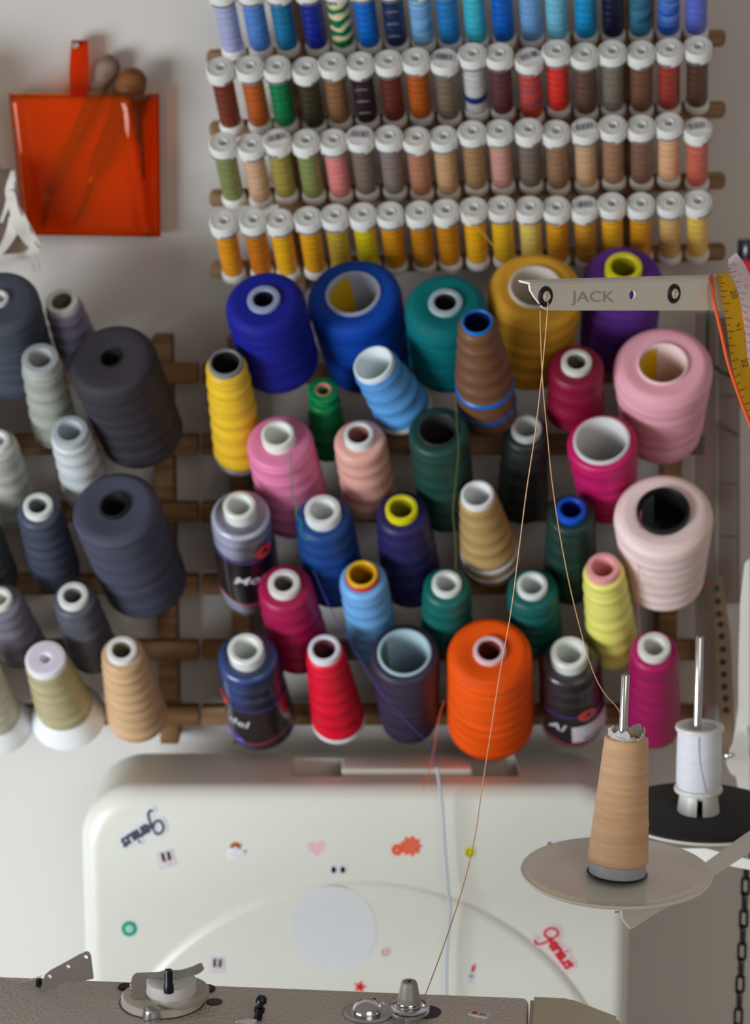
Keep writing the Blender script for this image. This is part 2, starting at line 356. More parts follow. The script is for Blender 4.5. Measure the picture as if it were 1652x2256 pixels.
def add_spool(first, i, j):
    name = KINDS[i][j]; px = ROWS[i][j]
    shift = 26 - 28*(px[0] - 485)/1052.0
    B = at(px[0] + shift, px[1] + 128, 1.9552); T = dirpx(B, px, 45)
    M = frame(B, T - B)
    n = ORD[j] + ' from the left' if j < 9 else (ORD[17 - j] + ' from the right' if j < 17 else 'last on the right')
    lab = '%s thread spool, %s on the %s' % (name[0], n, RAILN[i])
    second = name[2] if len(name) > 2 else None
    if isinstance(second, tuple) and 'striped' in name[0]: tm = zigzag(name[1], second)
    elif isinstance(second, tuple): tm = thread(name[1], .42, .45, .0009, .2, second)
    else: tm = thread(name[1], .28, .75, .0009, .22)
    r = empty('thread_spool', lab, 'thread spool', M, 'small spools on the wall rack')
    parts = []
    if first is None:
        for nm, prof, mt in (('winding', wind, tm), ('cap', cap_prof, CAPP), ('foot', foot_prof, CAPP)):
            parts.append(link(nm, lathe(prof, 32), mt, r, local=True))
        bd = link('print_band', band_arc(-2.4, -0.5, SL-.0103, SL-.0085, RC), INK, parts[1], local=True)
        parts.append(bd)
    else:
        for c in first['parts']:
            o = c.copy(); COL.objects.link(o); o.parent = r; parts.append(o)
        parts[3].parent = parts[1]; parts[3].rotation_euler = (0, 0, random.uniform(-1.2, 1.2))
        parts[0].material_slots[0].link = 'OBJECT'; parts[0].material_slots[0].material = tm
        for o in parts: WM[o.name] = M.copy()
    if (i, j) in BARCODE:
        a = random.uniform(-.6, .6); pb = bmesh.new()
        if True:
            q = [(-.0085, -.0062), (.0085, -.0062), (.0085, .0062), (-.0085, .0062)]
            prism([(x*cos(a) - y*sin(a), x*sin(a) + y*cos(a), SL - .0002) for x, y in q], (0, 0, .0004), pb)
            ln = link('cap_label', pb, PAPER, parts[1], local=True)
            s = bmesh.new(); x = -.0072
            while x < .0068:
                w = random.choice((.0005, .0009, .0013)); q = [(x, -.002), (x + w, -.002), (x + w, .0048), (x, .0048)]
                prism([(u*cos(a) - v*sin(a), u*sin(a) + v*cos(a), SL + .0002) for u, v in q], (0, 0, .0001), s); x += w + random.choice((.0005, .0008))
            link('barcode', s, plain((30, 30, 34), .6), parts[1], local=True)
    if second == 'fleck':
        s = bmesh.new()
        for k in range(3):
            z = .02 + .014*k; s2 = bmesh.new()
            tube([(.0092*cos(t), .0092*sin(t), z + .0016*sin(3*t)) for t in [-2.3 + .1*q for q in range(13)]], .00022, 6, 0, s)
        link('fleck_thread', s, plain((200, 190, 195), .5), parts[0], local=True)
    if second == 'band':
        link('paper_band', lathe([(.0090, .021), (.0094, .021), (.0094, .0285), (.0090, .0285)], 32), plain((30, 44, 110), .5), parts[0], local=True)
    # the peg that carries it, from the rail into the bore
    ax = (T - B).normalized(); back = (RB + .004 - B.y)/(-ax.y) if ax.y else 0
    ra, rb_ = RAILPTS[i]; rz = ra.z + (rb_.z - ra.z)*(B.x - ra.x)/(rb_.x - ra.x); r0 = B + ax*(-abs(RB + .004 - B.y)/abs(ax.y)); r0.z = max(r0.z, rz - .0042)
    pg = tube([r0, B + ax*.012, B + ax*.05], .0026, 10, 0)
    link('peg', pg, BAR, root)
    return {'parts': parts}
first = None
for i in range(4):
    for j in range(18):
        q = add_spool(first, i, j)
        if first is None: first = q

# ------------------------------------------------------------------ two wooden cone racks on the wall
rackL = empty('cone_rack', 'wooden peg rack of grey and beige thread cones on the left of the wall', 'thread rack', at(220, 1640, 2.0))
rackR = empty('cone_rack', 'wooden peg rack of brightly coloured thread cones under the small spools', 'thread rack', at(1000, 1620, 2.0))
CB = 1.972
rail_y = [824, 981, 1130, 1290, 1435, 1578]; RZ = []
for y in rail_y:
    z = at(826, y, CB).z; RZ.append(z)
    for rk, xa, xb in ((rackL, -120, 437), (rackR, 444, 1553)):
        a = at(xa, y, CB).x; b = at(xb, y, CB).x
        link('rail', box(a, b, CB, CB + .014, z - .0090, z + .0086, .0015), BARL, rk)
for rk, xs in ((rackL, (-60, 355)), (rackR, (522, 1490))):
    for x in xs:
        A = at(x, 745, CB + .014); B = at(x, 1640, CB + .014)
        link('stringer', box(A.x - .0085, A.x + .0085, CB + .014, WALL - .0005, B.z, A.z, .0015), BARL, rk)

def cone_axis(t, b, D, e=45):
    B = at(b[0], b[1], D); return B, dirpx(B, t, e)
def winding_prof(L, zt, rt, rb, rin, big, z0=0.0, seed=0):
    rnd = random.Random(seed); ph = rnd.uniform(0, 6); per = rnd.uniform(.015, .021); amp = .0009 if not big else .0006
    sh = .010 if big else .0045
    pr = [(rin, z0), (rb - .002, z0), (rb - .0005, z0 + .0012)]
    n = 48
    for k in range(1, n):
        z = z0 + .0012 + (zt - sh - z0 - .0012)*k/n
        q = (z - z0)/(zt - z0); rr = rb + (rt - rb)*q
        s = sin(2*pi*z/per + ph); rr += amp*(s if s > 0 else s*.6)*(1 - .3*q)
        pr.append((rr, z))
    rs = rb + (rt - rb)*((zt - sh - z0)/(zt - z0))
    for k in range(0, 9):
        t = pi/2*k/8; pr.append((rs - sh*(1 - cos(t))*.9, zt - sh + sh*sin(t)))
    rl = pr[-1][0]
    if rl > rin + .003: pr.append((rin + (rl - rin)*.5, zt + (.0004 if not big else -.0006)))
    pr += [(rin, zt - (.0015 if big else .0003)), (rin, z0)]
    return pr
def arc_patch(rf, a0, a1, z0, z1, off, na=16, nz=6, th=.0002, zf0=None, zf1=None):
    """curved sticker on a surface of revolution r = rf(z)"""
    bm = bmesh.new(); g = []
    for i in range(na + 1):
        a = a0 + (a1 - a0)*i/na; b0 = z0 + (zf0(a) if zf0 else 0); b1 = z1 + (zf1(a) if zf1 else 0); row = []
        for k in range(nz + 1):
            z = b0 + (b1 - b0)*k/nz; r = rf(z) + off; row.append(bm.verts.new((r*cos(a), r*sin(a), z)))
        g.append(row)
    for i in range(na):
        for k in range(nz): bm.faces.new((g[i][k], g[i+1][k], g[i+1][k+1], g[i][k+1]))
    return bm
def arc_poly(rf, polys, ac, zc, off):
    bm = bmesh.new()
    for P in polys:
        vs = []
        for u, v in P:
            z = zc + v; r = rf(z) + off; a = ac + u/r; vs.append(bm.verts.new((r*cos(a), r*sin(a), z)))
        c = bm.verts.new(sum((v.co for v in vs), Vector())/len(vs))
        cz = c.co.z; ca = math.atan2(c.co.y, c.co.x); rr = rf(cz) + off; c.co = (rr*cos(ca), rr*sin(ca), cz)
        for k in range(len(vs)): bm.faces.new((vs[k], vs[(k+1) % len(vs)], c))
    return bm
CONES = [
 ('R', 1, 'large indigo blue thread cone with a pale grey tube, left of the royal blue one', (580, 657), (617, 800), 89, 86, (24, 30, 140), (150, 160, 190), 37, 0.62, 2, ''),
 ('R', 1, 'large royal blue thread cone with a wide tube holding a yellow label', (777, 645), (812, 795), 106, 92, (8, 68, 172), (170, 180, 205), 62, 0.86, 1, 'label'),
 ('R', 1, 'large teal green thread cone with a pale grey tube, right of the royal blue one', (981, 664), (988, 800), 91, 84, (0, 108, 112), (160, 180, 190), 38, 0.64, 2, ''),
 ('R', 1, 'large mustard yellow thread cone with a wide pale tube behind the steel thread guide', (1180, 630), (1166, 790), 106, 90, (215, 160, 48), (205, 195, 185), 60, 0.88, 1, 'labelr'),
 ('R', 1, 'large purple thread cone with a bright yellow tube behind the steel thread guide', (1374, 586), (1360, 760), 88, 82, (98, 52, 150), (225, 215, 25), 41, 0.68, 10, ''),
 ('R', 2, 'tall slim yellow thread cone with a dark grey tube end, below the indigo one', (497, 797), (530, 1003), 46, 56, (243, 195, 45), (125, 128, 135), 38, 0.82, 5, 'rim:110,108,118'),
 ('R', 2, 'small glossy emerald green thread spool below the royal blue cone', (712, 858), (724, 985), 34, 43, (0, 125, 68), (0, 110, 60), 33, 0.42, 13, 'flange'),
 ('R', 2, 'light blue thread cone tipped to the left showing a wide white tube mouth', (821, 800), (893, 905), 50, 64, (88, 158, 225), (225, 235, 240), 47, 0.86, 4, 'rim:190,190,180'),
 ('R', 2, 'burgundy thread cone with a small white tube left of the big pink cone', (1270, 795), (1266, 905), 60, 62, (140, 12, 55), (215, 215, 205), 34, 0.62, 6, ''),
 ('R', 2, 'very large pink thread cone with a yellow label inside its wide tube', (1460, 799), (1458, 955), 112, 84, (240, 172, 188), (235, 205, 205), 57, 0.9, 1, 'label'),
 ('R', 3, 'candy pink thread cone with a white tube, right of the tall yellow cone', (611, 955), (652, 1125), 73, 76, (232, 130, 172), (232, 235, 228), 37, 0.75, 11, ''),
 ('R', 3, 'pale peach pink thread cone with a white tube, below the emerald spool', (790, 955), (815, 1100), 58, 58, (226, 168, 155), (220, 225, 225), 33, 0.72, 9, ''),
 ('R', 3, 'dark bottle green thread cone with a wide black tube mouth', (965, 945), (985, 1125), 67, 60, (22, 66, 58), (48, 48, 52), 45, 0.88, 2, ''),
 ('R', 3, 'blackish green thread cone with a small pale grey tube, between the hanging beige threads', (1160, 940), (1150, 1110), 50, 56, (38, 44, 42), (185, 188, 190), 34, 0.72, 7, ''),
 ('R', 3, 'fuchsia thread cone with a very wide white tube mouth, below the burgundy cone', (1325, 968), (1340, 1105), 78, 60, (196, 20, 100), (215, 215, 215), 63, 0.88, 3, ''),
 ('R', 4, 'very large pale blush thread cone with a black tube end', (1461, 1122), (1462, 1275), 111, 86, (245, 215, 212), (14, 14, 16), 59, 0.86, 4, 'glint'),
 ('R', 4, 'blue thread cone with a thick white tube, right of the silver grey wrapped cone', (710, 1122), (738, 1285), 62, 66, (18, 66, 135), (225, 230, 230), 40, 0.66, 11, ''),
 ('R', 4, 'dark navy thread cone with a yellow tube, right of the mid blue cone', (884, 1118), (908, 1285), 58, 66, (38, 32, 88), (222, 212, 20), 36, 0.7, 7, ''),
 ('R', 4, 'dark green thread cone with a bright blue tube end', (1258, 1120), (1255, 1285), 52, 58, (22, 52, 48), (0, 78, 200), 33, 0.7, 7, ''),
 ('R', 5, 'raspberry thread cone with a white tube, below the silver grey wrapped cone', (625, 1283), (662, 1430), 60, 66, (170, 20, 80), (222, 222, 215), 36, 0.6, 7, ''),
 ('R', 5, 'sky blue thread cone with a yellow and red tube end', (797, 1263), (826, 1420), 52, 54, (112, 172, 232), (235, 190, 20), 35, 0.78, 8, 'redring'),
 ('R', 5, 'teal thread cone with a white tube above the purple black cone', (984, 1283), (984, 1390), 52, 56, (8, 98, 92), (218, 224, 222), 33, 0.66, 6, ''),
 ('R', 5, 'teal thread cone with a white tube, between the orange and the dark wrapped cone', (1172, 1287), (1180, 1395), 55, 58, (8, 92, 88), (218, 224, 222), 34, 0.7, 6, ''),
 ('R', 5, 'slim pale lime yellow thread cone with a pink tube end', (1328, 1248), (1352, 1430), 46, 56, (235, 232, 120), (232, 160, 160), 37, 0.66, 8, ''),
 ('R', 6, 'bright red thread cone with a white tube and white foot', (714, 1428), (746, 1588), 42, 58, (225, 10, 48), (222, 222, 228), 36, 0.7, 7, 'rim:225,225,228'),
 ('R', 6, 'purple black thread cone with a wide pale blue tube mouth', (891, 1436), (902, 1586), 77, 62, (52, 44, 68), (170, 195, 205), 60, 0.88, 2, 'label2'),
 ('R', 6, 'large bright orange thread cone with a pinkish tube hanging above the white case', (1078, 1431), (1081, 1592), 93, 95, (250, 88, 10), (225, 195, 205), 36, 0.72, 3, ''),
 ('R', 6, 'fuchsia thread cone with a white tube at the right end of the bottom row', (1441, 1423), (1440, 1600), 52, 58, (165, 15, 90), (222, 222, 215), 36, 0.62, 7, ''),
 ('R', 2, 'chocolate brown thread cone with a blue tube rim, the upper one of a nested pair', (1051, 707), (1068, 852), 42, 64, (116, 78, 52), (0, 110, 205), 35, 0.84, 3, 'rim:0,100,190'),
 ('R', 4, 'tan thread cone with a white tube rim, the upper one of a nested pair', (1051, 1088), (1078, 1215), 40, 62, (178, 146, 95), (228, 230, 230), 37, 0.76, 5, 'rim:205,205,212'),
 ('L', 1, 'large dark slate grey thread cone at the left edge of the photo', (-4, 655), (40, 815), 88, 84, (74, 80, 92), (210, 210, 212), 23, 0.6, 2, ''),
 ('L', 1, 'lavender grey thread cone with a white tube at the top of the left rack', (135, 662), (182, 790), 40, 50, (140, 134, 160), (225, 225, 218), 36, 0.64, 5, ''),
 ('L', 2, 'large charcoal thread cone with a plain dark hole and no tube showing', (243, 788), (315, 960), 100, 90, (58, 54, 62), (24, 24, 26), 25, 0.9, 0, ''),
 ('L', 2, 'translucent grey green thread cone left of the charcoal cone', (88, 788), (124, 950), 44, 50, (165, 170, 160), (168, 172, 176), 41, 0.6, 8, ''),
 ('L', 3, 'silvery pale grey thread cone with a frosted tube, below the grey green one', (153, 948), (192, 1085), 45, 50, (205, 212, 215), (178, 188, 195), 41, 0.62, 7, ''),
 ('L', 3, 'stone grey thread cone cut by the left edge of the photo', (-8, 968), (36, 1125), 42, 52, (175, 176, 168), (225, 228, 225), 29, 0.6, 6, ''),
 ('L', 4, 'large slate blue grey thread cone with a black tube, below the charcoal one', (250, 1112), (322, 1285), 98, 92, (72, 74, 92), (28, 26, 30), 34, 0.8, 2, ''),
 ('L', 4, 'blue black thread cone with a white tube left of the slate cone', (83, 1112), (124, 1260), 49, 54, (64, 70, 88), (220, 224, 222), 33, 0.62, 7, ''),
 ('L', 4, 'dark green grey thread cone mostly outside the left edge', (-52, 1145), (-8, 1275), 44, 50, (60, 68, 66), (215, 215, 210), 30, 0.62, 6, ''),
 ('L', 5, 'lilac grey thread cone cut by the left edge, beside the khaki capped cone', (-3, 1317), (52, 1430), 48, 52, (122, 116, 132), (225, 225, 218), 29, 0.62, 6, ''),
 ('L', 5, 'charcoal thread cone with a white tube above the tan cone', (160, 1310), (208, 1440), 48, 54, (84, 86, 98), (222, 222, 220), 34, 0.6, 6, ''),
 ('L', 6, 'khaki thread cone with a white disc cap and flared white foot', (99, 1450), (152, 1580), 46, 62, (178, 168, 128), (235, 232, 242), 45, 0.27, 5, 'foot'),
 ('L', 6, 'tan thread cone with a white tube at the bottom right of the left rack', (268, 1430), (304, 1580), 47, 66, (206, 168, 128), (226, 228, 226), 34, 0.62, 6, ''),
 ('L', 6, 'beige thread cone with a flared white foot in the bottom left corner of the rack', (-45, 1470), (0, 1600), 44, 52, (190, 182, 165), (235, 232, 235), 40, 0.3, 5, 'foot'),
]
DEPTH = [1.896, 1.955, 1.904, 1.932, 1.955, 1.924, 1.932, 1.876, 1.892, 1.92, 1.93, 1.908, 1.91, 1.94, 1.898, 1.882, 1.926, 1.93, 1.92, 1.932, 1.93, 1.912, 1.916, 1.91, 1.94, 1.94, 1.932, 1.94, 1.842, 1.896, 1.921, 1.946, 1.92, 1.912, 1.92, 1.94, 1.936, 1.94, 1.94, 1.94, 1.94, 1.94, 1.94, 1.94]
def peg_for(rk, B, T, deep):
    ax = (T - B).normalized(); z = min(RZ, key=lambda q: abs(q - (B.z - .012)))
    rootp = Vector((B.x - ax.x*.02, CB + .003, z - .002))
    link('peg', tube([rootp, B - ax*.003, B + ax*(T - B).length*deep], .0031, 10, 0), BARL, rk)
ALLC = []
# unseen cones added past the left edge to shade wall and rack
for q, (tx, ty, bx, by, row, lc) in enumerate(((-150, 650, -95, 815, 'top', (96, 98, 104)), (-120, 795, -85, 975, 'second', (150, 150, 148)), (-150, 960, -100, 1125, 'third', (170, 168, 160)), (-200, 1115, -140, 1280, 'fourth', (84, 86, 96)), (-120, 1310, -70, 1435, 'fifth', (110, 106, 114)), (-150, 1465, -95, 1585, 'lowest', (188, 176, 156)), (-250, 795, -200, 975, 'second', (140, 140, 140)), (-260, 960, -215, 1125, 'third', (150, 146, 140)), (-225, 1310, -180, 1435, 'fifth', (96, 94, 100)))):
    CONES.append(('L', 0, '%s grey thread cone of the %s rail beyond the border' % (('first', 'second')[1 if q > 5 else 0], row), (tx, ty), (bx, by), 38, 46, lc, (215, 215, 212), 35, .62, 6, '')); DEPTH.append(1.94)
for i, c in enumerate(CONES):
    rack, row, lab, t, b, rt, rb, col, rcol, ro, hole, prot, opt = c
    B, T = cone_axis(t, b, DEPTH[i]); s = sc(B); L = (T - B).length; st = sc(T)
    rt *= st; rb *= s; ro *= st; ri = ro*hole; prot *= .001; zt = L - prot
    M = frame(B, T - B); big = rt > .03
    r = empty('thread_cone', lab, 'thread cone', M, 'thread cones on the peg racks')
    gloss = dict(rough=.62, spec=.18, pitch=.0013) if big else dict(rough=.42, spec=.42, pitch=.0010)
    if 'translucent' in lab or 'silvery' in lab or 'emerald' in lab: gloss['rough'] = .35
    tm = thread(col, **gloss)
    rin = max(ri + .0006, ro - .0008)
    z0 = 0.0
    if opt == 'foot': z0 = .020
    if opt.startswith('rim'): z0 = .005
    wm = lathe(winding_prof(L, zt, rt, rb, rin*.98, big, z0, i), 56)
    wnd = link('winding', wm, tm, r, local=True, sharp=50)
    cm = plain(rcol, .38, .5, key='tube_plastic')
    if opt == 'flange':
        f = lathe([(.004, L-.004), (ro, L-.004), (ro + .0008, L-.003), (ro + .0006, L-.0008), (ro - .001, L), (.007, L), (.0065, L-.0006), (.0052, L - .003), (.004, .01)], 40)
        link('flange', f, tm, r, local=True)
        link('neck', lathe([(.0045, L-.012), (ro*.82, L-.012), (ro*.72, L-.008), (ro*.8, L-.004), (.0045, L-.004)], 40), tm, r, local=True)
        link('hole_rim', lathe([(.0052, L-.002), (.007, L-.0002), (.0066, L+.0004), (.005, L-.0004), (.0048, L-.006)], 28), plain((190, 130, 110), .5), r, local=True)
    else:
        pr = [(ro - .0004, z0 + .001), (ro, zt - .004), (ro, L - .0012), (ro - .0004, L - .0003), (ro - .0012, L), (ri + .0006, L), (ri, L - .0008),
              (ri*.97, L*.55), (ri*.94, L*.1 + z0), (ri*.96, z0 + .001), (ro - .0004, z0 + .001)]
        tube_o = link('core_tube', lathe(pr, 48), cm, r, local=True)
        if 'foot' == opt:                                                    # printed disc cap
            link('print_ring', lathe([(ro*.42, L + .0001), (ro*.84, L + .0001), (ro*.84, L + .0003), (ro*.42, L + .0003)], 40), plain((222, 208, 226), .5), tube_o, local=True)
        if opt == 'redring':
            link('collar', lathe([(ro + .0002, zt - .001), (ro + .0009, zt), (ro + .0009, L - .0022), (ro + .0002, L - .0015)], 40), plain((214, 50, 20), .4), r, local=True)
        rfi = lambda z: ri*.97
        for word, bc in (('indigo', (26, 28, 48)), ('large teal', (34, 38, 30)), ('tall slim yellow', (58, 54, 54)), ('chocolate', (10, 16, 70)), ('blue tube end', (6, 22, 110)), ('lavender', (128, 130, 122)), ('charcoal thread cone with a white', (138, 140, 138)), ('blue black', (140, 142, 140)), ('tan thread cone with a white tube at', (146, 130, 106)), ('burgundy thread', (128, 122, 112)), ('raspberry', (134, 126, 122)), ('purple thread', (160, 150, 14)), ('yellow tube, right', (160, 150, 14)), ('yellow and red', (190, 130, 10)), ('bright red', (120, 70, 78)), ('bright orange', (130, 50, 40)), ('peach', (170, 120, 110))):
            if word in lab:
                link('bore', lathe([(ri*.985, L*.15), (ri*.995, L - .0016), (ri*.95, L - .0020), (ri*.93, L*.15), (ri*.985, L*.15)], 40), plain(bc, .5, key='bore_shade'), tube_o, local=True)  # darker lining paints in the shade deep inside the tube
        if opt in ('label', 'label2', 'labelr', 'glint'):
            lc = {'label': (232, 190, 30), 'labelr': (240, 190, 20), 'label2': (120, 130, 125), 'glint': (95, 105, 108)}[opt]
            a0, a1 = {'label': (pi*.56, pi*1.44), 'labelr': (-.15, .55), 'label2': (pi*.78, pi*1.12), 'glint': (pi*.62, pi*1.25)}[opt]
            rfi = lambda z: ri*(.94 + .06*min(1, z/L)) - .0005
            link('inner_label_or_glint', arc_patch(rfi, a0, a1, L*.35, L - .004, 0, 18, 4), plain(lc, .5), tube_o, local=True)  # the glint variant is a grey reflection painted inside the black tube
    if opt.startswith('rim'):
        rc = tuple(int(x) for x in opt[4:].split(','))
        link('base_rim', lathe([(rin*.9, 0), (rb - .0008, 0), (rb + .0006, .0012), (rb + .0006, .0042), (rb - .0006, .0055), (rin*.9, .0055), (rin*.9, 0)], 48), plain(rc, .38), r, local=True)
    if opt == 'foot':
        R = rb + .0085
        link('foot', lathe([(rin*.8, 0), (R - .001, 0), (R, .001), (R - .0006, .004), (rb + .001, .016), (rb - .002, .0205), (rin*.8, .0205), (rin*.8, 0)], 56), plain((232, 234, 238), .35), r, local=True)
    peg_for(rackL if rack == 'L' else rackR, B, T, .45)
    if 'upper one of a nested pair' in lab:
        brown = 'brown' in lab
        n1, n2 = (.020, .040) if brown else (.010, .021)
        colr = (0, 92, 180) if brown else (200, 200, 208)
        B2 = B - (T - B).normalized()*n2; M2 = frame(B2, T - B)
        r2 = empty('thread_cone', ('chocolate brown thread cone showing only its blue rimmed lower end, under its twin' if brown else 'tan thread cone showing only its white rimmed lower end, under its twin'), 'thread cone', M2, 'thread cones on the peg racks')
        q = [(rb*.6, 0), (rb*.96, 0), (rb + .0003, .002), (rb*1.0, n2 - n1 - .004), (rb*.99, n2 - n1 - .003), (rb*.6, n2 - n1 - .003), (rb*.6, 0)]
        link('winding', lathe(q, 48), thread((96, 62, 42) if brown else (150, 118, 78)), r2, local=True)
        za = n2 - n1 - .003
        link('base_rim', lathe([(rb*.6, za), (rb + .0004, za), (rb + .0009, za + .001), (rb + .0007, za + .0035), (rb*.6, za + .004), (rb*.6, za)], 48), plain(colr, .38), r2, local=True)
        q = [(rb*.6, za + .0045), (rb*.99, za + .0045), (rb*.985, n2 - .0008), (rb*.6, n2 - .0008), (rb*.6, za + .0045)]
        link('upper_winding', lathe(q, 48), tm, r2, local=True)

# cones still in their printed clear wrap
BOTTLES = [
 ('silver grey thread cone in clear wrap with a black label and red round emblem', (527, 1112), (553, 1300), 66, 64, (172, 172, 190), 36),
 ('navy thread cone in clear wrap with a black label, bottom left of the right rack', (541, 1428), (577, 1590), 66, 72, (38, 66, 125), 40),
 ('black thread cone in clear wrap with a white barcode sticker, right of the orange cone', (1254, 1436), (1262, 1585), 66, 70, (42, 36, 42), 41),
]
for i, (lab, t, b, rt, rb, col, ro) in enumerate(BOTTLES):
    B, T = cone_axis(t, b, 1.94); s = sc(B); L = (T - B).length; st = sc(T)
    rt *= st; rb *= s; ro *= st; ri = ro*.68; prot = .014; zt = L - prot
    M = frame(B, T - B); r = empty('wrapped_thread_cone', lab, 'thread cone', M, 'thread cones on the peg racks')
    wnd = link('winding', lathe(winding_prof(L, zt, rt, rb, ro*.97, False, 0, 90 + i), 56), thread(col, .4, .5, .001, .2, None, 0.9, .2), r, local=True, sharp=60)
    link('core_tube', lathe([(ro - .0004, .001), (ro, zt - .002), (ro, L - .0012), (ro - .0012, L), (ri + .0006, L), (ri, L - .0008), (ri*.94, .01), (ro - .0004, .001)], 48), plain((226, 230, 226), .35), r, local=True)
    # clear film with a soft shoulder
    rf = lambda z: rb + (rt - rb)*max(0, min(1, z/zt)) + .0011
    film = [(rf(z), z) for z in [.001 + (zt - .007)*k/14 for k in range(15)]] + [(rf(zt) - .0012, zt - .003), (rf(zt) - .004, zt - .0002), (ro + .004, zt + .0012), (ro + .0008, zt + .0008)]
    link('clear_wrap', lathe(film, 56), clear((225, 225, 235), (246, 246, 250), .07, .03), r, local=True, sharp=80)
    z0, z1 = (.20*L, .62*L) if i != 1 else (.16*L, .52*L)
    if i == 2: z0, z1 = .13*L, .45*L
    dip = lambda a: -.007*max(0, cos((a + pi/2 + (.35 if i == 1 else 0))*1.2))**2
    lb = link('label_band', arc_patch(rf, -pi*1.05, pi*.05, z0, z1, .0003, 40, 6, zf0=dip), plain((20, 18, 22), .3, coat=.5), r, local=True)
    link('label_trim', arc_patch(rf, -pi*1.05, pi*.05, z0 - .0022, z0, .0003, 40, 1, zf0=dip, zf1=dip), plain((176, 50, 62), .4), lb, local=True)
    link('label_edge', arc_patch(rf, -pi*1.05, pi*.05, z1, z1 + .0022, .0003, 40, 1), plain((92, 60, 140), .4), lb, local=True)
    ca, cz, pa, pz, ta, tz, word = [(-.82, .70*L, -.62, .16*L, -1.38, .43*L, 'Mon'), (-2.72, .56*L, -2.45, .13*L, -2.15, .36*L, 'del'), (-1.12, .46*L, -2.4, .1*L, -2.12, .30*L, 'Al')][i]
    link('emblem', arc_poly(rf, [circle2(0, 0, .0085, 28)], ca, cz, .0008), plain((226, 62, 72), .4), lb, local=True)
    link('emblem_mark', arc_poly(rf, [[(-.0042, -.0015), (-.001, .0012), (.0012, .0046), (.0032, .001), (.004, -.0036), (.0008, -.0022)]], ca, cz, .0011), plain((24, 16, 20), .4), lb, local=True)
    if i < 2:
        link('purple_oval', arc_poly(rf, [circle2(0, 0, .0125, 28, .0062)], pa, pz, .0008), plain((128, 96, 190), .4), lb, local=True)
        link('purple_oval_mark', arc_poly(rf, [circle2(.002, 0, .0045, 16, .0020)], pa, pz, .0011), plain((44, 26, 76), .4), lb, local=True)
    V, Fc = text_polys(word, .017, .3, .0002); tb = bmesh.new()
    tv = [tb.verts.new(((rf(tz + y) + .0009)*cos(ta + x/rb), (rf(tz + y) + .0009)*sin(ta + x/rb), tz + y)) for x, y in V]
    for f in Fc:
        try: tb.faces.new([tv[q] for q in f])
        except ValueError: pass
    link('lettering', tb, plain((205, 200, 210), .5), lb, local=True)
    if i == 2:
        stk = link('barcode_sticker', arc_patch(rf, -1.62, -.25, .115*L, .335*L, .0013, 20, 4), plain((216, 212, 222), .5), r, local=True)
        q = [[(-.010 + .0016*k, -.003), (-.0092 + .0016*k, -.003), (-.0092 + .0016*k, .002), (-.010 + .0016*k, .002)] for k in range(13)]
        link('barcode', arc_poly(rf, q, -.95, .16*L, .0017), plain((110, 108, 118), .5), stk, local=True)
    peg_for(rackR, B, T, .45)

# ------------------------------------------------------------------ orange pouch on a nail, with two wooden handled tools
po = empty('pouch', 'clear orange plastic pouch hanging from a nail on the wall', 'pouch', at(190, 520, 1.99))
ORG = clear((255, 96, 0), (255, 150, 40), .10, .40, key='orange_vinyl')
VFRONT = clear((255, 108, 0), (255, 190, 60), .10, .26, key='orange_vinyl_front', through=.35); VBACK_GLOW = clear((255, 150, 8), (255, 180, 60), .3, .95, key='orange_vinyl_glow', through=.03)  # same vinyl, back brightened: glow behind the tools put into its colour
def sheet(TL, TR, BR, BL, D, bul, th, nx=36, ny=16):
    """upright vinyl sheet between four picture corners, bulging out of plane by bul(u, v)"""
    bm = bmesh.new(); g = []
    for j in range(ny + 1):
        v = j/ny; row = []
        for i in range(nx + 1):
            u = i/nx
            x = (TL[0]*(1-u) + TR[0]*u)*(1-v) + (BL[0]*(1-u) + BR[0]*u)*v
            y = (TL[1]*(1-u) + TR[1]*u)*(1-v) + (BL[1]*(1-u) + BR[1]*u)*v
            row.append(at(x, y, D) + Vector((0, -bul(u, v), 0)))
        g.append(row)
    f = [[bm.verts.new(p) for p in r] for r in g]; b = [[bm.verts.new(p + Vector((0, th, 0))) for p in r] for r in g]
    for j in range(ny):
        for i in range(nx):
            bm.faces.new((f[j][i], f[j][i+1], f[j+1][i+1], f[j+1][i])); bm.faces.new((b[j][i], b[j+1][i], b[j+1][i+1], b[j][i+1]))
    for j in range(ny):
        bm.faces.new((f[j][0], f[j+1][0], b[j+1][0], b[j][0])); bm.faces.new((f[j][nx], b[j][nx], b[j+1][nx], f[j+1][nx]))
    for i in range(nx):
        bm.faces.new((f[0][i], b[0][i], b[0][i+1], f[0][i+1])); bm.faces.new((f[ny][i], f[ny][i+1], b[ny][i+1], b[ny][i]))
    return bm
def fold(u, v):
    e = min(1, u/.035, (1 - u)/.20)
    e = max(0, e); s = e*e*(3 - 2*e)
    return .026*s*(1 - .62*v) - .0012*math.exp(-((u - .10)/.02)**2) + .0062*math.exp(-((u - .815 - .10*v)/.014)**2)
link('front_sheet', sheet((22, 208), (348, 208), (352, 519), (56, 515), 1.997, fold, .0004), VFRONT, po, sharp=180)
link('back_sheet', sheet((24, 206), (347, 206), (352, 519), (56, 515), 2.010, lambda u, v: 0, .0004, 4, 4), VBACK_GLOW, po)
hem = [at(22, 206, 1.999), at(56, 515, 1.999), at(352, 520, 1.999), at(348, 206, 1.999)]
link('welded_edge', tube(hem, .0013, 6, 0), clear((255, 60, 8), (255, 84, 16), .15, .3, key='orange_vinyl_edge'), po)
st = [at(175, 222, 2.004), at(174, 150, 2.004), at(174, 100, 2.002)]
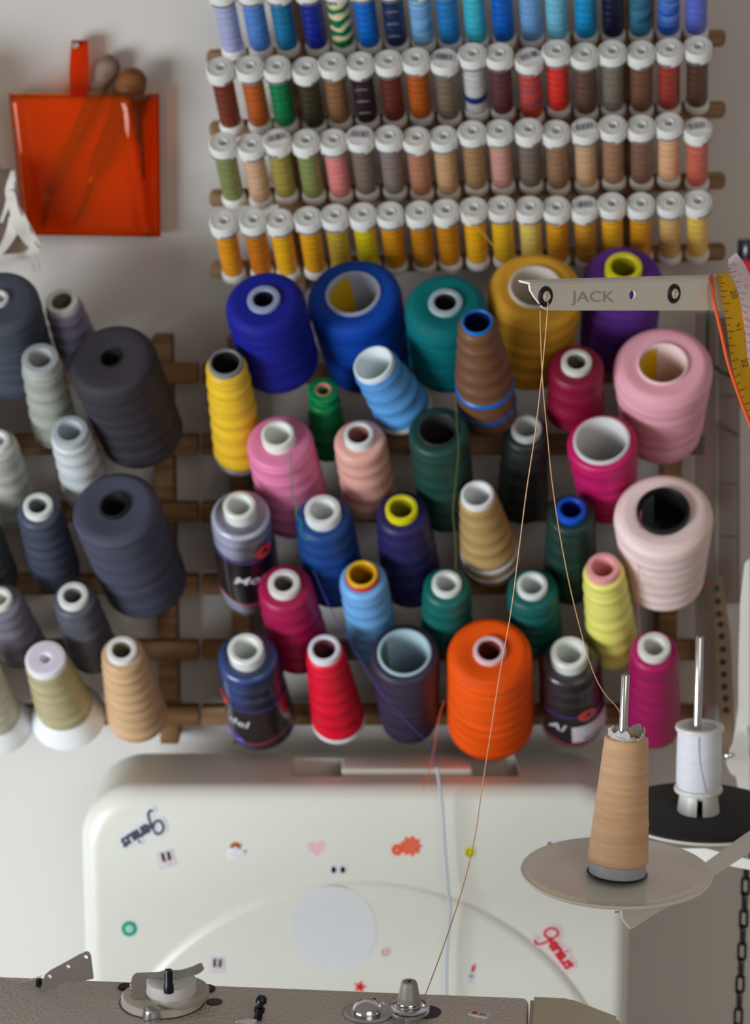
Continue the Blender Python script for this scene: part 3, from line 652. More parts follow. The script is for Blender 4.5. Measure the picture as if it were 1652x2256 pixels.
def strap(Dd, y0, y1, th):
    L = [at(155, y1, Dd), at(153, (y0 + y1)/2, Dd), at(157, y0, Dd)]; R = [at(193, y1, Dd), at(196, (y0 + y1)/2, Dd), at(194, y0, Dd)]
    return ribbon(L, R, th, (0, 1, 0))
link('hanging_loop', strap(2.000, 92, 214, .0008), ORG, po)
link('hanging_loop_back', strap(2.008, 92, 214, .0008), ORG, po)
a, b = at(176, 92, 2.0), at(176, 92, 2.009)
link('loop_fold', ribbon([at(157, 92, 2.0), at(157, 88, 2.004), at(157, 92, 2.009)], [at(194, 92, 2.0), at(194, 88, 2.004), at(194, 92, 2.009)], .0006, (0, 0, -1)), ORG, po)
p = at(166, 100, 1.996)
thing('nail', merge(tube([p, Vector((p.x, WALL + .01, p.z - .001))], .0014, 10, 0), lathe([(0, 0), (.0028, 0), (.0030, .0005), (.0026, .0014), (0, .0018)], 16, frame(p, Vector((0, -1, .1))))), STEEL, 'steel nail in the wall holding the loop of the orange pouch', 'nail')
def tool(label, pts, prof, mat_h, blade=None):
    """prof: list of (t along path, radius px)"""
    A = at(*pts[0]); B = at(*pts[1]); L = (B - A).length; s = sc(A)
    r = empty('awl', label, 'tool', A, 'wooden handled tools in the pouch')
    M = frame(A, B - A)
    bm = lathe([(q*s, t*L) for t, q in prof], 32); bm.transform(M); link('handle', bm, mat_h, r)
    if blade:
        C2 = at(*blade[0]); D2 = at(*blade[1])
        link('ferrule', tube([B - (B - A).normalized()*.004, B + (B - A).normalized()*.006], .0042, 16, 0), STEEL, r)
        link('blade', tube([B, C2, D2], lambda t: .0034*(1 - .75*t), 10, 4), BLACKSTEEL, r)
    return r
tool('awl with a round brown wooden head, standing at the right in the orange pouch', [(304, 150, 1.990), (205, 388, 2.0005)],
     [(0, 0), (.015, 14), (.05, 27), (.12, 33), (.20, 34), (.30, 29), (.45, 22), (.6, 19), (.8, 19), (.93, 16), (1, 11), (1, 0)], wood((140, 88, 40), (104, 62, 26)), [(178, 470, 2.004), (160, 492, 2.004)])
tool('awl with a pale knobbly wooden handle, left of the brown one in the pouch', [(250, 122, 2.005), (110, 428, 2.0025)],
     [(0, 0), (.01, 14), (.05, 25), (.10, 27), (.15, 23), (.20, 19), (.24, 21), (.30, 19), (.36, 17), (.6, 15), (.9, 16), (1, 13), (1, 0)], wood((150, 126, 108), (118, 96, 80)), [(98, 480, 2.005), (92, 505, 2.005)])

# ------------------------------------------------------------------ frayed cloth at the left edge
cl = empty('cloth_scrap', 'scrap of white loosely woven cloth with frayed edges over the pouch corner', 'fabric', at(-10, 480, 1.95))
CLOTH = plain((226, 220, 212), .8, .1, key='woven_cloth'); GAUZE = clear((236, 226, 212), (196, 182, 168), .6, key='gauze')
outer = [(-300, 640), (-310, 150), (-120, 170), (-60, 330), (-40, 372), (10, 385), (26, 372), (30, 400), (38, 452), (60, 492), (90, 540), (78, 558), (48, 570), (-40, 566), (-160, 640)]  # part left of the border is unseen, added to shade the wall
bm = bmesh.new(); rows = []
import itertools
poly = [at(x, y, 1.950 + .010*sin(x*.05 + y*.02)) for x, y in outer]
prism(poly, (0, .0006, 0), bm)
bmesh.ops.triangulate(bm, faces=[f for f in bm.faces if len(f.verts) > 4])
link('weave', bm, GAUZE, cl)
bm = bmesh.new()
def hemband(P, w, D=1.947):
    L = []; R = []
    for k, (x, y) in enumerate(P):
        a = P[max(0, k-1)]; b = P[min(len(P)-1, k+1)]; dx, dy = b[0]-a[0], b[1]-a[1]; n = math.hypot(dx, dy); dx, dy = dx/n, dy/n
        ww = w[k] if isinstance(w, list) else w
        L.append(at(x - dy*ww, y + dx*ww, D + .004*sin(k*1.7))); R.append(at(x + dy*ww, y - dx*ww, D + .004*sin(k*1.7 + .4)))
    return ribbon(L, R, .0008, (0, 1, 0), 5)
for P, w in (([(28, 376), (24, 420), (30, 450), (44, 490), (62, 520), (80, 545)], [4, 13, 12, 17, 16, 12]), ([(82, 543), (62, 560), (30, 566), (-40, 568)], [13, 9, 7, 5]), ([(34, 480), (26, 510), (2, 552), (-40, 590)], [15, 13, 8, 6]), ([(24, 420), (15, 455), (2, 490)], [8, 5, 3])):
    merge(bm, hemband(P, w))
link('hem', bm, CLOTH, cl)
bm = bmesh.new(); rnd = random.Random(3)
for k in range(34):
    t = k/33; x = 36 + t*50; y = 468 + t*78 if t < .9 else 540; l = rnd.uniform(4, 11)
    tube([at(x, y, 1.947), at(x + l*.8, y - l*.25 + rnd.uniform(-3, 3), 1.945)], .00035, 4, 0, bm)
for q in ([(58, 566), (66, 580), (78, 598)], [(72, 560), (84, 578), (86, 598)], [(50, 568), (60, 578)], [(262/3.6, 575), (76, 600)]):
    tube([at(x, y, 1.948) for x, y in q], .0005, 5, 4, bm)
link('fray', bm, CLOTH, cl)

# ------------------------------------------------------------------ white carrying case of a sewing machine, with stickers
CF = 1.850; CBK = 1.960; TABLE = 0.74
zt = at(826, 1738, CF).z
xl = at(178, 1950, CF).x; xr = at(1393, 1950, CF).x
case = empty('sewing_machine_case', 'white hard plastic sewing machine case covered with small stickers, under the cone racks', 'case', Vector(((xl + xr)/2, 1.9, TABLE)))
bm = bmesh.new()
R = .050; FR = .017
def rrect(ins, y, n=14):
    """rounded outline of the cover seen from the front, inset by ins"""
    P = []; x0, x1, z1 = xl + ins, xr - ins, zt - ins; r = max(.006, R - ins*.6)
    P.append((x0, y, TABLE)); 
    for k in range(n + 1): t = pi - (pi/2)*k/n; P.append((x0 + r + r*cos(t), y, z1 - r + r*sin(t)))
    for k in range(n + 1): t = pi/2 - (pi/2)*k/n; P.append((x1 - r + r*cos(t), y, z1 - r + r*sin(t)))
    P.append((x1, y, TABLE)); return P
rings = []
for k in range(8):
    t = pi/2*k/7; rings.append(rrect(FR*(1 - sin(t)), CF + FR*(1 - cos(t))))
rings.append(rrect(0, CF + .05)); rings.append(rrect(.001, CBK - .012)); rings.append(rrect(.012, CBK))
vs = [[bm.verts.new(p) for p in r] for r in rings]
for A, B in zip(vs, vs[1:]):
    for i in range(len(A)): bm.faces.new((A[i], A[i-1], B[i-1], B[i]))
bm.faces.new(vs[0]); bm.faces.new(vs[-1][::-1])
shell = link('shell', bm, CASEP, case, sharp=50)
# sunk grip in the top
gx0, gx1 = at(640, 1690, 1.9).x, at(1142, 1690, 1.9).x; gy0, gy1 = CF + .032, CF + .084
cut = link('cutter', box(gx0, gx1, gy0, gy1, zt - .045, zt + .02, .004), CASEP)
boolean(shell, [cut])
hx0, hx1 = at(752, 1690, 1.9).x, at(1040, 1690, 1.9).x
h = box(hx0, hx1, gy0 + .010, gy1 - .006, zt - .012, zt + .0035, .003, 3)
merge(h, box(gx0 + .001, hx0 + .01, gy0 + .010, gy1 - .010, zt - .044, zt - .034, .002)); merge(h, box(hx1 - .01, gx1 - .001, gy0 + .010, gy1 - .010, zt - .044, zt - .034, .002))
link('handle', h, CASEP, case)
clip = box(at(1118, 1700, 1.9).x, at(1140, 1700, 1.9).x, gy1 - .002, gy1 + .006, zt - .012, zt + .010, .002, 2)
link('latch', clip, WHITEP, case)
# raised round field on the front
ac = at(788, 2488, CF); ar = (at(788, 1938, CF).z - ac.z)
bm = lathe([(0, 0), (ar - .009, 0), (ar - .0065, -.0004), (ar - .0022, -.0030), (ar, -.0050), (ar, -.006), (0, -.006)], 120, frame(Vector((ac.x, CF - .0040, ac.z)), Vector((0, -1, 0))))
bmesh.ops.bisect_plane(bm, geom=bm.verts[:] + bm.edges[:] + bm.faces[:], plane_co=(0, 0, TABLE + .004), plane_no=(0, 0, -1), clear_outer=True)
link('raised_field', bm, CASEP, case)
def front(px, py, lay=0):
    """point of the case front under a picture point, lay = sheets above it"""
    P = at(px, py, CF); r = math.hypot(P.x - ac.x, P.z - ac.z)
    off = .0040 if r < ar - .004 else (0 if r > ar + .004 else .0040)
    return Vector((P.x, CF - off - .00025*lay, P.z))
def decal(name, polys, col, parent, lay=1, label=None, rough=.35):
    bm = bmesh.new()
    cx = sum(p[0] for q in polys for p in q)/sum(len(q) for q in polys); cy = sum(p[1] for q in polys for p in q)/sum(len(q) for q in polys)
    y = front(cx, cy, lay).y
    for q in polys:
        prism([Vector((at(x, yy, CF).x, y, at(x, yy, CF).z)) for x, yy in q], (0, .0003, 0), bm); y -= 2e-5
    o = link(name, bm, plain(col, rough, .4), parent)
    if label: o['label'] = label
    return o
def rot(P, cx, cy, a, s=1): return [(cx + s*(x*cos(a) - y*sin(a)), cy + s*(x*sin(a) + y*cos(a))) for x, y in P]
STROKES = [[(1.62, 1.35), (1.55, 1.75), (1.15, 1.95), (.6, 1.75), (.28, 1.2), (.35, .6), (.8, .35), (1.3, .62), (1.62, 1.0)], [(1.62, 1.0), (1.5, .2), (1.25, -.7), (.85, -1.15), (.45, -1.0)],
           [(1.95, .45), (2.35, .55), (2.5, .9), (2.2, 1.0), (2.0, .55), (2.1, .1), (2.45, .05), (2.7, .35)], [(2.85, .95), (2.85, 0)], [(2.87, .5), (3.2, .95), (3.45, .85), (3.45, 0)],
           [(3.85, .95), (3.85, .1), (4.05, 0)], [(3.88, 1.42), (3.92, 1.46)], [(4.3, .95), (4.32, .2), (4.6, .02), (4.9, .3)], [(4.95, .95), (4.95, .05)], [(5.85, .85), (5.55, 1.0), (5.3, .75), (5.7, .4), (5.6, .05), (5.2, .1)]]
def script_sticker(x0, y0, ang, size, halo, ink, name_lab):
    segs = [(a, b) for P in STROKES for Q in [smooth_path([(x, y, 0) for x, y in P], 4)] for a, b in zip(Q, Q[1:])]
    def dist(x, y):
        best = 9
        for a, b in segs:
            dx, dy = b.x - a.x, b.y - a.y; t = max(0, min(1, ((x - a.x)*dx + (y - a.y)*dy)/(dx*dx + dy*dy + 1e-12)))
            best = min(best, (x - a.x - dx*t)**2 + (y - a.y - dy*t)**2)
        return math.sqrt(best)
    h = .11; nx, ny = 68, 42; grid = [[dist(-.6 + h*i, -1.9 + h*j) for j in range(ny + 1)] for i in range(nx + 1)]
    def put(w, name, col, par, lay, lab=None):
        # outline of everything closer than w to the pen strokes, one flat piece
        bm = bmesh.new(); cache = {}; c = rot([(2.8, -.5)], x0, y0, ang, size)[0]; yy = front(c[0], c[1], lay).y
        def V(fx, fy):
            k = (round(fx, 4), round(fy, 4))
            if k not in cache:
                q = rot([(fx, -fy)], x0, y0, ang, size)[0]; p = at(q[0], q[1], CF); cache[k] = bm.verts.new((p.x, yy, p.z))
            return cache[k]
        for i in range(nx):
            for j in range(ny):
                cs = [(i, j), (i+1, j), (i+1, j+1), (i, j+1)]; out = []
                for a, b in zip(cs, cs[1:] + cs[:1]):
                    va, vb = grid[a[0]][a[1]] - w, grid[b[0]][b[1]] - w
                    if va < 0: out.append(V(-.6 + h*a[0], -1.9 + h*a[1]))
                    if (va < 0) != (vb < 0):
                        t = min(.98, max(.02, va/(va - vb))); out.append(V(-.6 + h*(a[0] + (b[0] - a[0])*t), -1.9 + h*(a[1] + (b[1] - a[1])*t)))
                if len(out) >= 3:
                    try: bm.faces.new(out)
                    except ValueError: pass
        g = bmesh.ops.extrude_face_region(bm, geom=bm.faces[:]); bmesh.ops.translate(bm, verts=[e for e in g['geom'] if isinstance(e, bmesh.types.BMVert)], vec=(0, -.00012, 0))
        o = link(name, bm, plain(col, .35, .4), par)
        if lab: o['label'] = lab
        return o
    b = put(.56, 'sticker', halo, case, 1, name_lab)
    put(.38, 'sticker_field', (232, 236, 238), b, 2)
    put(.19, 'lettering', ink, b, 3)
script_sticker(352, 1796, pi - .56, 17.5, (214, 220, 222), (70, 74, 92), 'black script word sticker stuck upside down in the top left corner')
script_sticker(1188, 2054, .94, 17.5, (240, 190, 196), (206, 48, 60), 'red script word sticker running downhill on the right')
def piano(cx, cy, a, s, lab):
    b = decal('sticker', [rot([(-19, -19), (19, -19), (19, 19), (-19, 19)], cx, cy, a, s)], (206, 206, 216), case, 1, lab)
    decal('white_key', [rot([(-14, -15), (14, -15), (14, 14), (-14, 14)], cx, cy, a, s)], (236, 222, 228), b, 2)
    decal('key_gap', [rot([(-.6, 0), (.6, 0), (.6, 14), (-.6, 14)], cx + s*7*q, cy, a, s) for q in (-1, 0, 1)], (190, 150, 160), b, 3)
    for q in (-6.5, 6.5): decal('black_key', [rot([(q - 3.6, -15), (q + 3.6, -15), (q + 3.6, 4), (q - 3.6, 4)], cx, cy, a, s)], (34, 44, 48), b, 4)
piano(367, 1892, -.24, 1.0, 'square piano key sticker under the black script word')
piano(479, 2122, .06, .92, 'square piano key sticker low on the raised field')
b = decal('sticker', [rot([(-22, 8), (-14, -2), (-6, -16), (8, -16), (15, -6), (24, -2), (20, 6), (2, 12), (-12, 20), (-20, 18)], 520, 1871, -.1)], (238, 240, 242), case, 1, 'rainbow and cloud sticker')
for k, (r, c) in enumerate(((14, (214, 150, 20)), (10.5, (150, 70, 50)), (7, (150, 60, 110)), (4, (236, 236, 240)))):
    decal('rainbow_band', [[(519 + r*cos(pi + pi*q/10), 1868 + r*sin(pi + pi*q/10)) for q in range(11)]], c, b, 2 + k)
decal('cloud', [rot(circle2(x, y, r, 14), 520, 1876, -.15) for x, y, r in ((-10, 4, 6), (-2, 2, 8), (7, 2, 7), (14, 2, 5))], (226, 228, 234), b, 6)
def heart(cx, cy, s, a=0):
    return rot([(16*sin(t)**3/16, -(13*cos(t) - 5*cos(2*t) - 2*cos(3*t) - cos(4*t))/16) for t in [2*pi*k/28 for k in range(28)]], cx, cy, a, s)
decal('sticker', [heart(696, 1868, 20, -.12)], (240, 190, 206), case, 1, 'pale pink heart sticker')
for ex, ey, lab in ((746, 1914, 'pair of eyes sticker above the raised field'), (1222, 1860, 'pair of eyes sticker beside the spool disc')):
    b = decal('sticker', [circle2(ex - 10, ey, 11, 18, 13), circle2(ex + 10, ey, 11, 18, 13)], (222, 222, 228), case, 1, lab)
    for q in (-11, 9): decal('pupil', [circle2(ex + q, ey + 2, 5.5, 16, 7.5)], (18, 22, 24), b, 2)
b = decal('sticker', [circle2(875, 1872, 13, 18), rot([(0, -6), (20, -8), (20, 8), (0, 6)], 878, 1872, -.15), [(905 + (22 + 3*cos(9*t))*cos(t), 1864 + (20 + 3*cos(9*t))*sin(t)) for t in [2*pi*k/72 for k in range(72)]]], (232, 92, 64), case, 1, 'orange red sticker of a small disc joined to a scalloped round')
decal('dots', [circle2(905 + r*cos(t), 1864 + r*sin(t), 2.2, 8) for r, n in ((13, 9), (6, 5)) for t in [2*pi*k/n for k in range(n)]] + [circle2(875, 1872, 4, 10)], (242, 150, 120), b, 2)
def smiley(cx, cy, r, col, ink, lab):
    b = decal('sticker', [circle2(cx, cy, r + 2.5, 24)], (224, 226, 220), case, 1, lab); decal('face', [circle2(cx, cy, r, 24)], col, b, 2)
    decal('eye', [circle2(cx - r*.35, cy - r*.25, r*.14, 10, r*.24), circle2(cx + r*.35, cy - r*.25, r*.14, 10, r*.24)], ink, b, 3)
    P = [(cx + r*.58*cos(t), cy + r*.1 + r*.55*sin(t)) for t in [pi*k/12 for k in range(13)]]
    decal('mouth', [capsule(A[0], A[1], B[0], B[1], r*.07, 3) for A, B in zip(P, P[1:])], ink, b, 3)
smiley(1035, 1877, 12.5, (224, 220, 50), (70, 70, 20), 'yellow round face sticker')
smiley(848, 2092, 11.5, (240, 206, 208), (110, 96, 110), 'pale pink round face sticker')
b = decal('sticker', [[(285 + (18 if k % 2 else 16.5)*cos(2*pi*k/24), 2046 + (18 if k % 2 else 16.5)*sin(2*pi*k/24)) for k in range(24)]], (0, 162, 134), case, 1, 'green ring sticker with a white middle')
decal('middle', [circle2(285, 2046, 8, 20)], (206, 228, 222), b, 2); decal('mark', [[(281, 2042), (288, 2040), (290, 2050), (282, 2052)]], (160, 208, 196), b, 3)
decal('sticker', [[(793 + (16 if k % 2 == 0 else 7)*sin(2*pi*k/10 + .25), 2170 - (16 if k % 2 == 0 else 7)*cos(2*pi*k/10 + .25)) for k in range(10)]], (214, 36, 44), case, 1, 'red star sticker')
b = decal('sticker', [rot([(-9, 24), (9, 24), (9, -2), (5, -26), (-2, -26), (-6, -2)], 1038, 2142, .28)], (224, 228, 228), case, 1, 'lipstick sticker with a red tip')
decal('lipstick_tip', [rot([(-4, -6), (4, -6), (4, -20), (1, -25), (-4, -18)], 1038, 2142, .28)], (206, 42, 44), b, 2)
decal('lipstick_case', [rot([(-6, 20), (6, 20), (6, 4), (-6, 4)], 1038, 2142, .28), rot([(-4.5, 3), (4.5, 3), (4.5, -5), (-4.5, -5)], 1038, 2142, .28)], (196, 206, 208), b, 2)
decal('lipstick_band', [rot([(-6, 5), (6, 5), (6, 2), (-6, 2)], 1038, 2142, .28)], (90, 100, 104), b, 3)
decal('round_badge', [circle2(734, 2044, 96, 64)], (221, 223, 226), case, 1, 'large faint grey round badge', .3)

# ------------------------------------------------------------------ shelf under the case and table under the machine
def table(name, x0, x1, y0, y1, z, lab):
    r = empty(name, lab, 'table', Vector(((x0 + x1)/2, (y0 + y1)/2, 0)))
    link('table_top', box(x0, x1, y0, y1, z - .03, z, .003), plain((206, 204, 198), .45, key='laminate'), r)
    for x in (x0 + .05, x1 - .05):
        for y in (y0 + .04, y1 - .04): link('leg', box(x - .02, x + .02, y - .02, y + .02, 0, z - .03, .002), STEEL, r)
table('low_bench', xl - .02, xr + .02, 1.70, 1.975, TABLE, 'low white bench under the white case')
MT = 0.90
table('machine_table', -.55, .40, .70, 1.56, MT, 'white work table under the industrial sewing machine')

# ------------------------------------------------------------------ thread stand with two discs and a guide arm
PX, PD = 1704, 1.475
pl = at(PX, 1400, PD)
stand = empty('thread_stand', 'white metal thread stand with two discs, upright pins and a guide arm, beside the machine', 'thread stand', Vector((pl.x, PD, MT)))
STW = plain((232, 230, 222), .22, .5, key='stand_paint')
ztop = at(PX, 600, PD).z
link('pole', lathe([(0, MT), (.0034, MT), (.0034, ztop), (.0028, ztop + .001), (0, ztop + .001)], 20, Matrix.Translation((pl.x, PD, 0))), STW, stand)
link('base_nut', lathe([(0, MT), (.016, MT), (.016, MT + .004), (.010, MT + .010), (0, MT + .010)], 24, Matrix.Translation((pl.x, PD, 0))), STW, stand)
def disc(cpx, D, rpx, nm='spool_disc'):
    c = at(cpx[0], cpx[1], D); r = rpx*sc(c)
    pr = [(.003, -.0012), (r - .012, -.0012), (r - .003, .0006), (r - .0006, .0012), (r, .0022), (r - .0006, .0032), (r - .0018, .0032), (r - .0045, .0022), (r - .014, .0006), (.003, .0006), (.003, -.0012)]
    link(nm, lathe(pr, 72, Matrix.Translation(c)), STW, stand); return c, r
c1, r1 = disc((1357, 1928), 1.345, 211)
c2, r2 = disc((1543, 1800), 1.57, 190)
link('felt_pad', lathe([(.004, .0008), (r2 - .0045, .0012), (r2 - .002, .0030), (r2 - .0018, .0052), (r2 - .0055, .0066), (.016, .0050), (.004, .0050), (.004, .0008)], 64, Matrix.Translation(c2)), felt_mat((46, 42, 48)), stand)
def bracket(pts, th=.0022, nm='bracket'):
    P = [at(x, y, D) for x, y, D in pts]; n = (P[2] - P[0]).cross(P[-1] - P[0]).normalized()*th
    link(nm, prism(P, n), STW, stand)
Dl = lambda x: 1.335 + (PD - 1.335)*(x - 1364)/(PX - 1364)
bracket([(x, y, Dl(x)) for x, y in ((1364, 2004), (1366, 2022), (1384, 2046), (1500, 1972), (1640, 1880), (1705, 1838), (1705, 1795), (1640, 1838), (1500, 1938), (1440, 1985))])
Dl2 = lambda x: 1.57 + (PD - 1.57)*(x - 1500)/(PX - 1500)
bracket([(x, y, Dl2(x)) for x, y in ((1490, 1868), (1524, 1898), (1580, 1900), (1706, 1925), (1706, 1905), (1560, 1868))])
q = at(1352, 2006, 1.336)
link('screw', lathe([(0, 0), (.0016, 0), (.0016, .003), (.0011, .003), (.0011, .006), (0, .006)], 14, frame(q, Vector((1, .2, 0)))), CHROME, stand)
bracket([(x, y, 1.67) for x, y in ((1650, 1230), (1640, 1240), (1630, 1330), (1626, 1480), (1626, 1560), (1614, 1636), (1602, 1662), (1599, 1682), (1607, 1700), (1620, 1708), (1626, 1742), (1626, 1790), (1650, 1790))], .004, 'rear_plate')
link('rear_rod', tube([Vector((pl.x, PD, at(1660, 1600, 1.67).z)), at(1646, 1600, 1.674)], .003, 12, 0), STW, stand)
q = at(1605, 1664, 1.667); link('clamp_screw', lathe([(0, -.002), (.0022, -.002), (.0026, 0), (.0022, .0024), (.0008, .003), (0, .0022)], 18, frame(q, Vector((-.3, -1, .2)))), CHROME, stand)
# upright pins
b1 = at(1357, 1948, 1.345); t1 = at(1378, 1486, 1.345)
def pin(a, b, r):
    L = (b - a).length; link('spool_pin', lathe([(0, 0), (r, 0), (r, L - .001), (r*.85, L - .0002), (r*.45, L), (r*.4, L - .003), (0, L - .003)], 20, frame(a, b - a)), CHROME, stand)
pin(b1, t1, .0026)
b2 = at(1531, 1822, 1.57); t2 = at(1541, 1402, 1.57); pin(b2, t2, .0030)
# white cone holder under the spool: a flared sleeve with a slot in front
ax2 = (t2 - b2).normalized(); s2 = sc(b2)
hb = at(1537, 1826, 1.57); hm = frame(hb, ax2); Hh = 118*s2
hprof = [(52*s2, 0), (37*s2, Hh), (33*s2, Hh), (47*s2, 0), (52*s2, 0)]
a0 = -pi/2 + .13 - .05; bm = lathe(hprof, 48, hm, a0, a0 + 2*pi - .30)
pr = lathe([(37*s2, Hh*.66), (37*s2, Hh), (33*s2, Hh), (34*s2, Hh*.66)], 8, hm, a0 - .30, a0)
merge(bm, pr); link('spool_holder', bm, WHITEP, stand)

# the guide arm with pressed letters and two thread eyes
AD = lambda x: 1/(1/1.335 + (1/1.462 - 1/1.335)*(x - 1166)/(1590 - 1166))
def armpt(x, y, off=0.0): P = at(x, y, AD(x)); return P + ARMN*off
ARMN = Vector((0, 0, 0))
_u = (armpt(1590, 650) - armpt(1166, 650)).normalized(); _v = (armpt(1380, 625) - armpt(1380, 680)).normalized()
ARMN = _u.cross(_v).normalized()
if ARMN.y > 0: ARMN = -ARMN
plate = [(1167, 628), (1169, 640), (1178, 655), (1196, 678), (1206, 684), (1705, 684), (1705, 612)]
arm = link('guide_arm', prism([armpt(x, y) for x, y in plate], -ARMN*.0014), plain((240, 237, 228), .3, .5, key='arm_paint'), stand)
cuts = []
for x, y, r in ((1393, 650, .0030),):
    q = armpt(x, y); cuts.append(link('cutter', lathe([(0, -.01), (r, -.01), (r, .01), (0, .01)], 24, frame(q, ARMN)), STW))
boolean(arm, cuts)
# folded top edge of the arm
f0, f1 = armpt(1167, 627.5), armpt(1705, 611.5); bk = (-ARMN + Vector((0, 0, .12))).normalized()*.009
link('arm_lip', prism([f0, f1, f1 + bk, f0 + bk], Vector((0, 0, .0012))), STW, arm)
def eyelet(x, y, r):
    q = armpt(x, y); Mq = frame(q, ARMN)
    e = link('thread_eye', lathe([(r*.50, -.002), (r, -.002), (r, .0006), (r*.86, .0014), (r*.62, .0014), (r*.50, .0006), (r*.50, -.002)], 32, Mq), DARK, arm)
    link('ceramic_ring', lathe([(r*.24, -.001), (r*.52, -.001), (r*.52, .0012), (r*.40, .0019), (r*.24, .0010), (r*.24, -.001)], 28, Mq), plain((236, 226, 214), .25, key='ceramic'), e)
eyelet(1201, 653, .0062); eyelet(1484, 647, .0062)
def armtxt(x, y): return armpt(1306 + x, 654.5 - y, .0005)
link('pressed_lettering', text_bm('JACK', 34, lambda x, y: armtxt(x*1.18, y), bold=.05), plain((186, 184, 166), .45, key='emboss_shade'), arm)  # flat letters darker than the arm, emboss shading put into the colour

# ------------------------------------------------------------------ beige cone and white spool on the stand
T1 = at(1380, 1624, 1.345); ax = (T1 - b1).normalized(); s1 = sc(b1)
bc = c1 + Vector((0, 0, .0009)); bc = Vector((b1.x, c1.y - .004, c1.z + .0026)); L1 = (T1 - bc).length; M1 = frame(bc, T1 - bc)
bcone = empty('thread_cone', 'beige thread cone with a torn paper top on the front disc of the thread stand', 'thread cone', M1)
rb1, rt1 = 66.5*s1, 47.5*s1
pr = [(.006, .0088)]
pr = [(.008, .0092)] + [(rb1 - .0006, .0092), (rb1, .0102)] + [(rb1 + (rt1 - rb1)*k/50 + .00006*sin(k*.9), .0102 + (L1 - .0112)*k/50) for k in range(1, 51)] + [(rt1 - .0008, L1), (.008, L1), (.008, .0092)]
w1 = link('winding', lathe(pr, 64, None), thread((226, 182, 140), .5, .35, .0009, .16, None, 0, .5), bcone, local=True)
link('base_ring', lathe([(.008, .0006), (rb1 - .0030, .0006), (rb1 - .0012, .0012), (rb1 - .0012, .0086), (rb1 - .002, .0093), (.008, .0093), (.008, .0006)], 56), plain((168, 174, 180), .4, key='grey_tube'), bcone, local=True)
link('rubber_ring', lathe([(.01, 0), (rb1 - .0003, 0), (rb1 + .0002, .0006), (rb1 - .0006, .0012), (.01, .0012), (.01, 0)], 48), DARK, bcone, local=True)
bm = bmesh.new(); rnd = random.Random(5); n = 40; lo = []; hi = []; li = []; hi2 = []
for k in range(n):
    a = 2*pi*k/n; r = rt1 - .0024; h = .0042 + rnd.uniform(-.0018, .0020) + .0012*sin(2*a); w = rnd.uniform(-.0014, .0006)
    lo.append(bm.verts.new((r*cos(a), r*sin(a), L1 - .004))); hi.append(bm.verts.new(((r + w)*cos(a), (r + w)*sin(a), L1 + h)))
    hi2.append(bm.verts.new(((r + w - .0007)*cos(a), (r + w - .0007)*sin(a), L1 + h))); li.append(bm.verts.new(((r - .0012)*cos(a), (r - .0012)*sin(a), L1 - .004)))
for k in range(n):
    j = (k + 1) % n
    for A, B in ((lo, hi), (hi, hi2), (hi2, li)): bm.faces.new((A[k], A[j], B[j], B[k]))
link('torn_paper_tube', bm, plain((206, 206, 202), .7, .2, key='torn_paper'), bcone, local=True, sharp=25)
bm = bmesh.new()
for zc, a0, rise in ((.022, -2.6, .006), (.041, -2.5, -.005), (.058, -2.3, .006), (.074, -2.7, -.006), (.088, -2.4, .005), (.033, -1.6, .004), (.066, -1.4, -.004)):
    P = []
    for k in range(13):
        a = a0 + 2.0*k/12; z = zc + rise*abs(k/12 - .5); r = rb1 + (rt1 - rb1)*(z - .0102)/(L1 - .0112) + .0002; P.append((r*cos(a), r*sin(a), z))
    tube(P, .00022, 5, 0, bm)
link('crossing_strands', bm, thread((240, 200, 150), .5, .4), w1, local=True)
link('lint', tube([((rb1 + (rt1 - rb1)*.5)*cos(a) , (rb1 + (rt1 - rb1)*.5)*sin(a), .0555 + .0004*a) for a in (-1.30, -1.2, -1.1)], .0003, 5, 0), plain((235, 215, 220), .6), w1, local=True)

Bw = at(1538, 1742, 1.57) + ax2*0; Mw = frame(Bw, ax2); sw = sc(Bw); Lw = 150*sw
wsp = empty('thread_spool', 'white thread spool on the rear disc of the thread stand, over the black felt', 'thread spool', Mw)
link('winding', lathe([(.0040, .003), (46*sw, .003), (49*sw, .007), (49*sw, Lw*.5), (48*sw, Lw - .004), (47*sw, Lw - .003), (38*sw, Lw - .003), (36*sw, Lw - .012), (.0040, Lw - .014), (.0040, .003)], 48), thread((236, 238, 246), .5, .35, .0008, .06), wsp, local=True)
for z in (0, Lw - .0032):
    ri = .0040 if z == 0 else 38*sw
    link('flange', lathe([(ri, z), (52*sw, z), (53.5*sw, z + .0012), (52.5*sw, z + .0030), (50*sw, z + .0036), (ri + .0006, z + .0036), (ri, z + .003), (ri, z)], 48), WHITEP, wsp, local=True)
bm = bmesh.new(); tube([(49.5*sw*cos(a), 49.5*sw*sin(a), z) for a, z in ((-1.75, Lw - .003), (-1.7, Lw*.6), (-1.5, Lw*.25), (-1.35, .002))], .0003, 5, 4, bm)
link('loose_thread', bm, thread((196, 186, 214), .5), wsp, local=True)

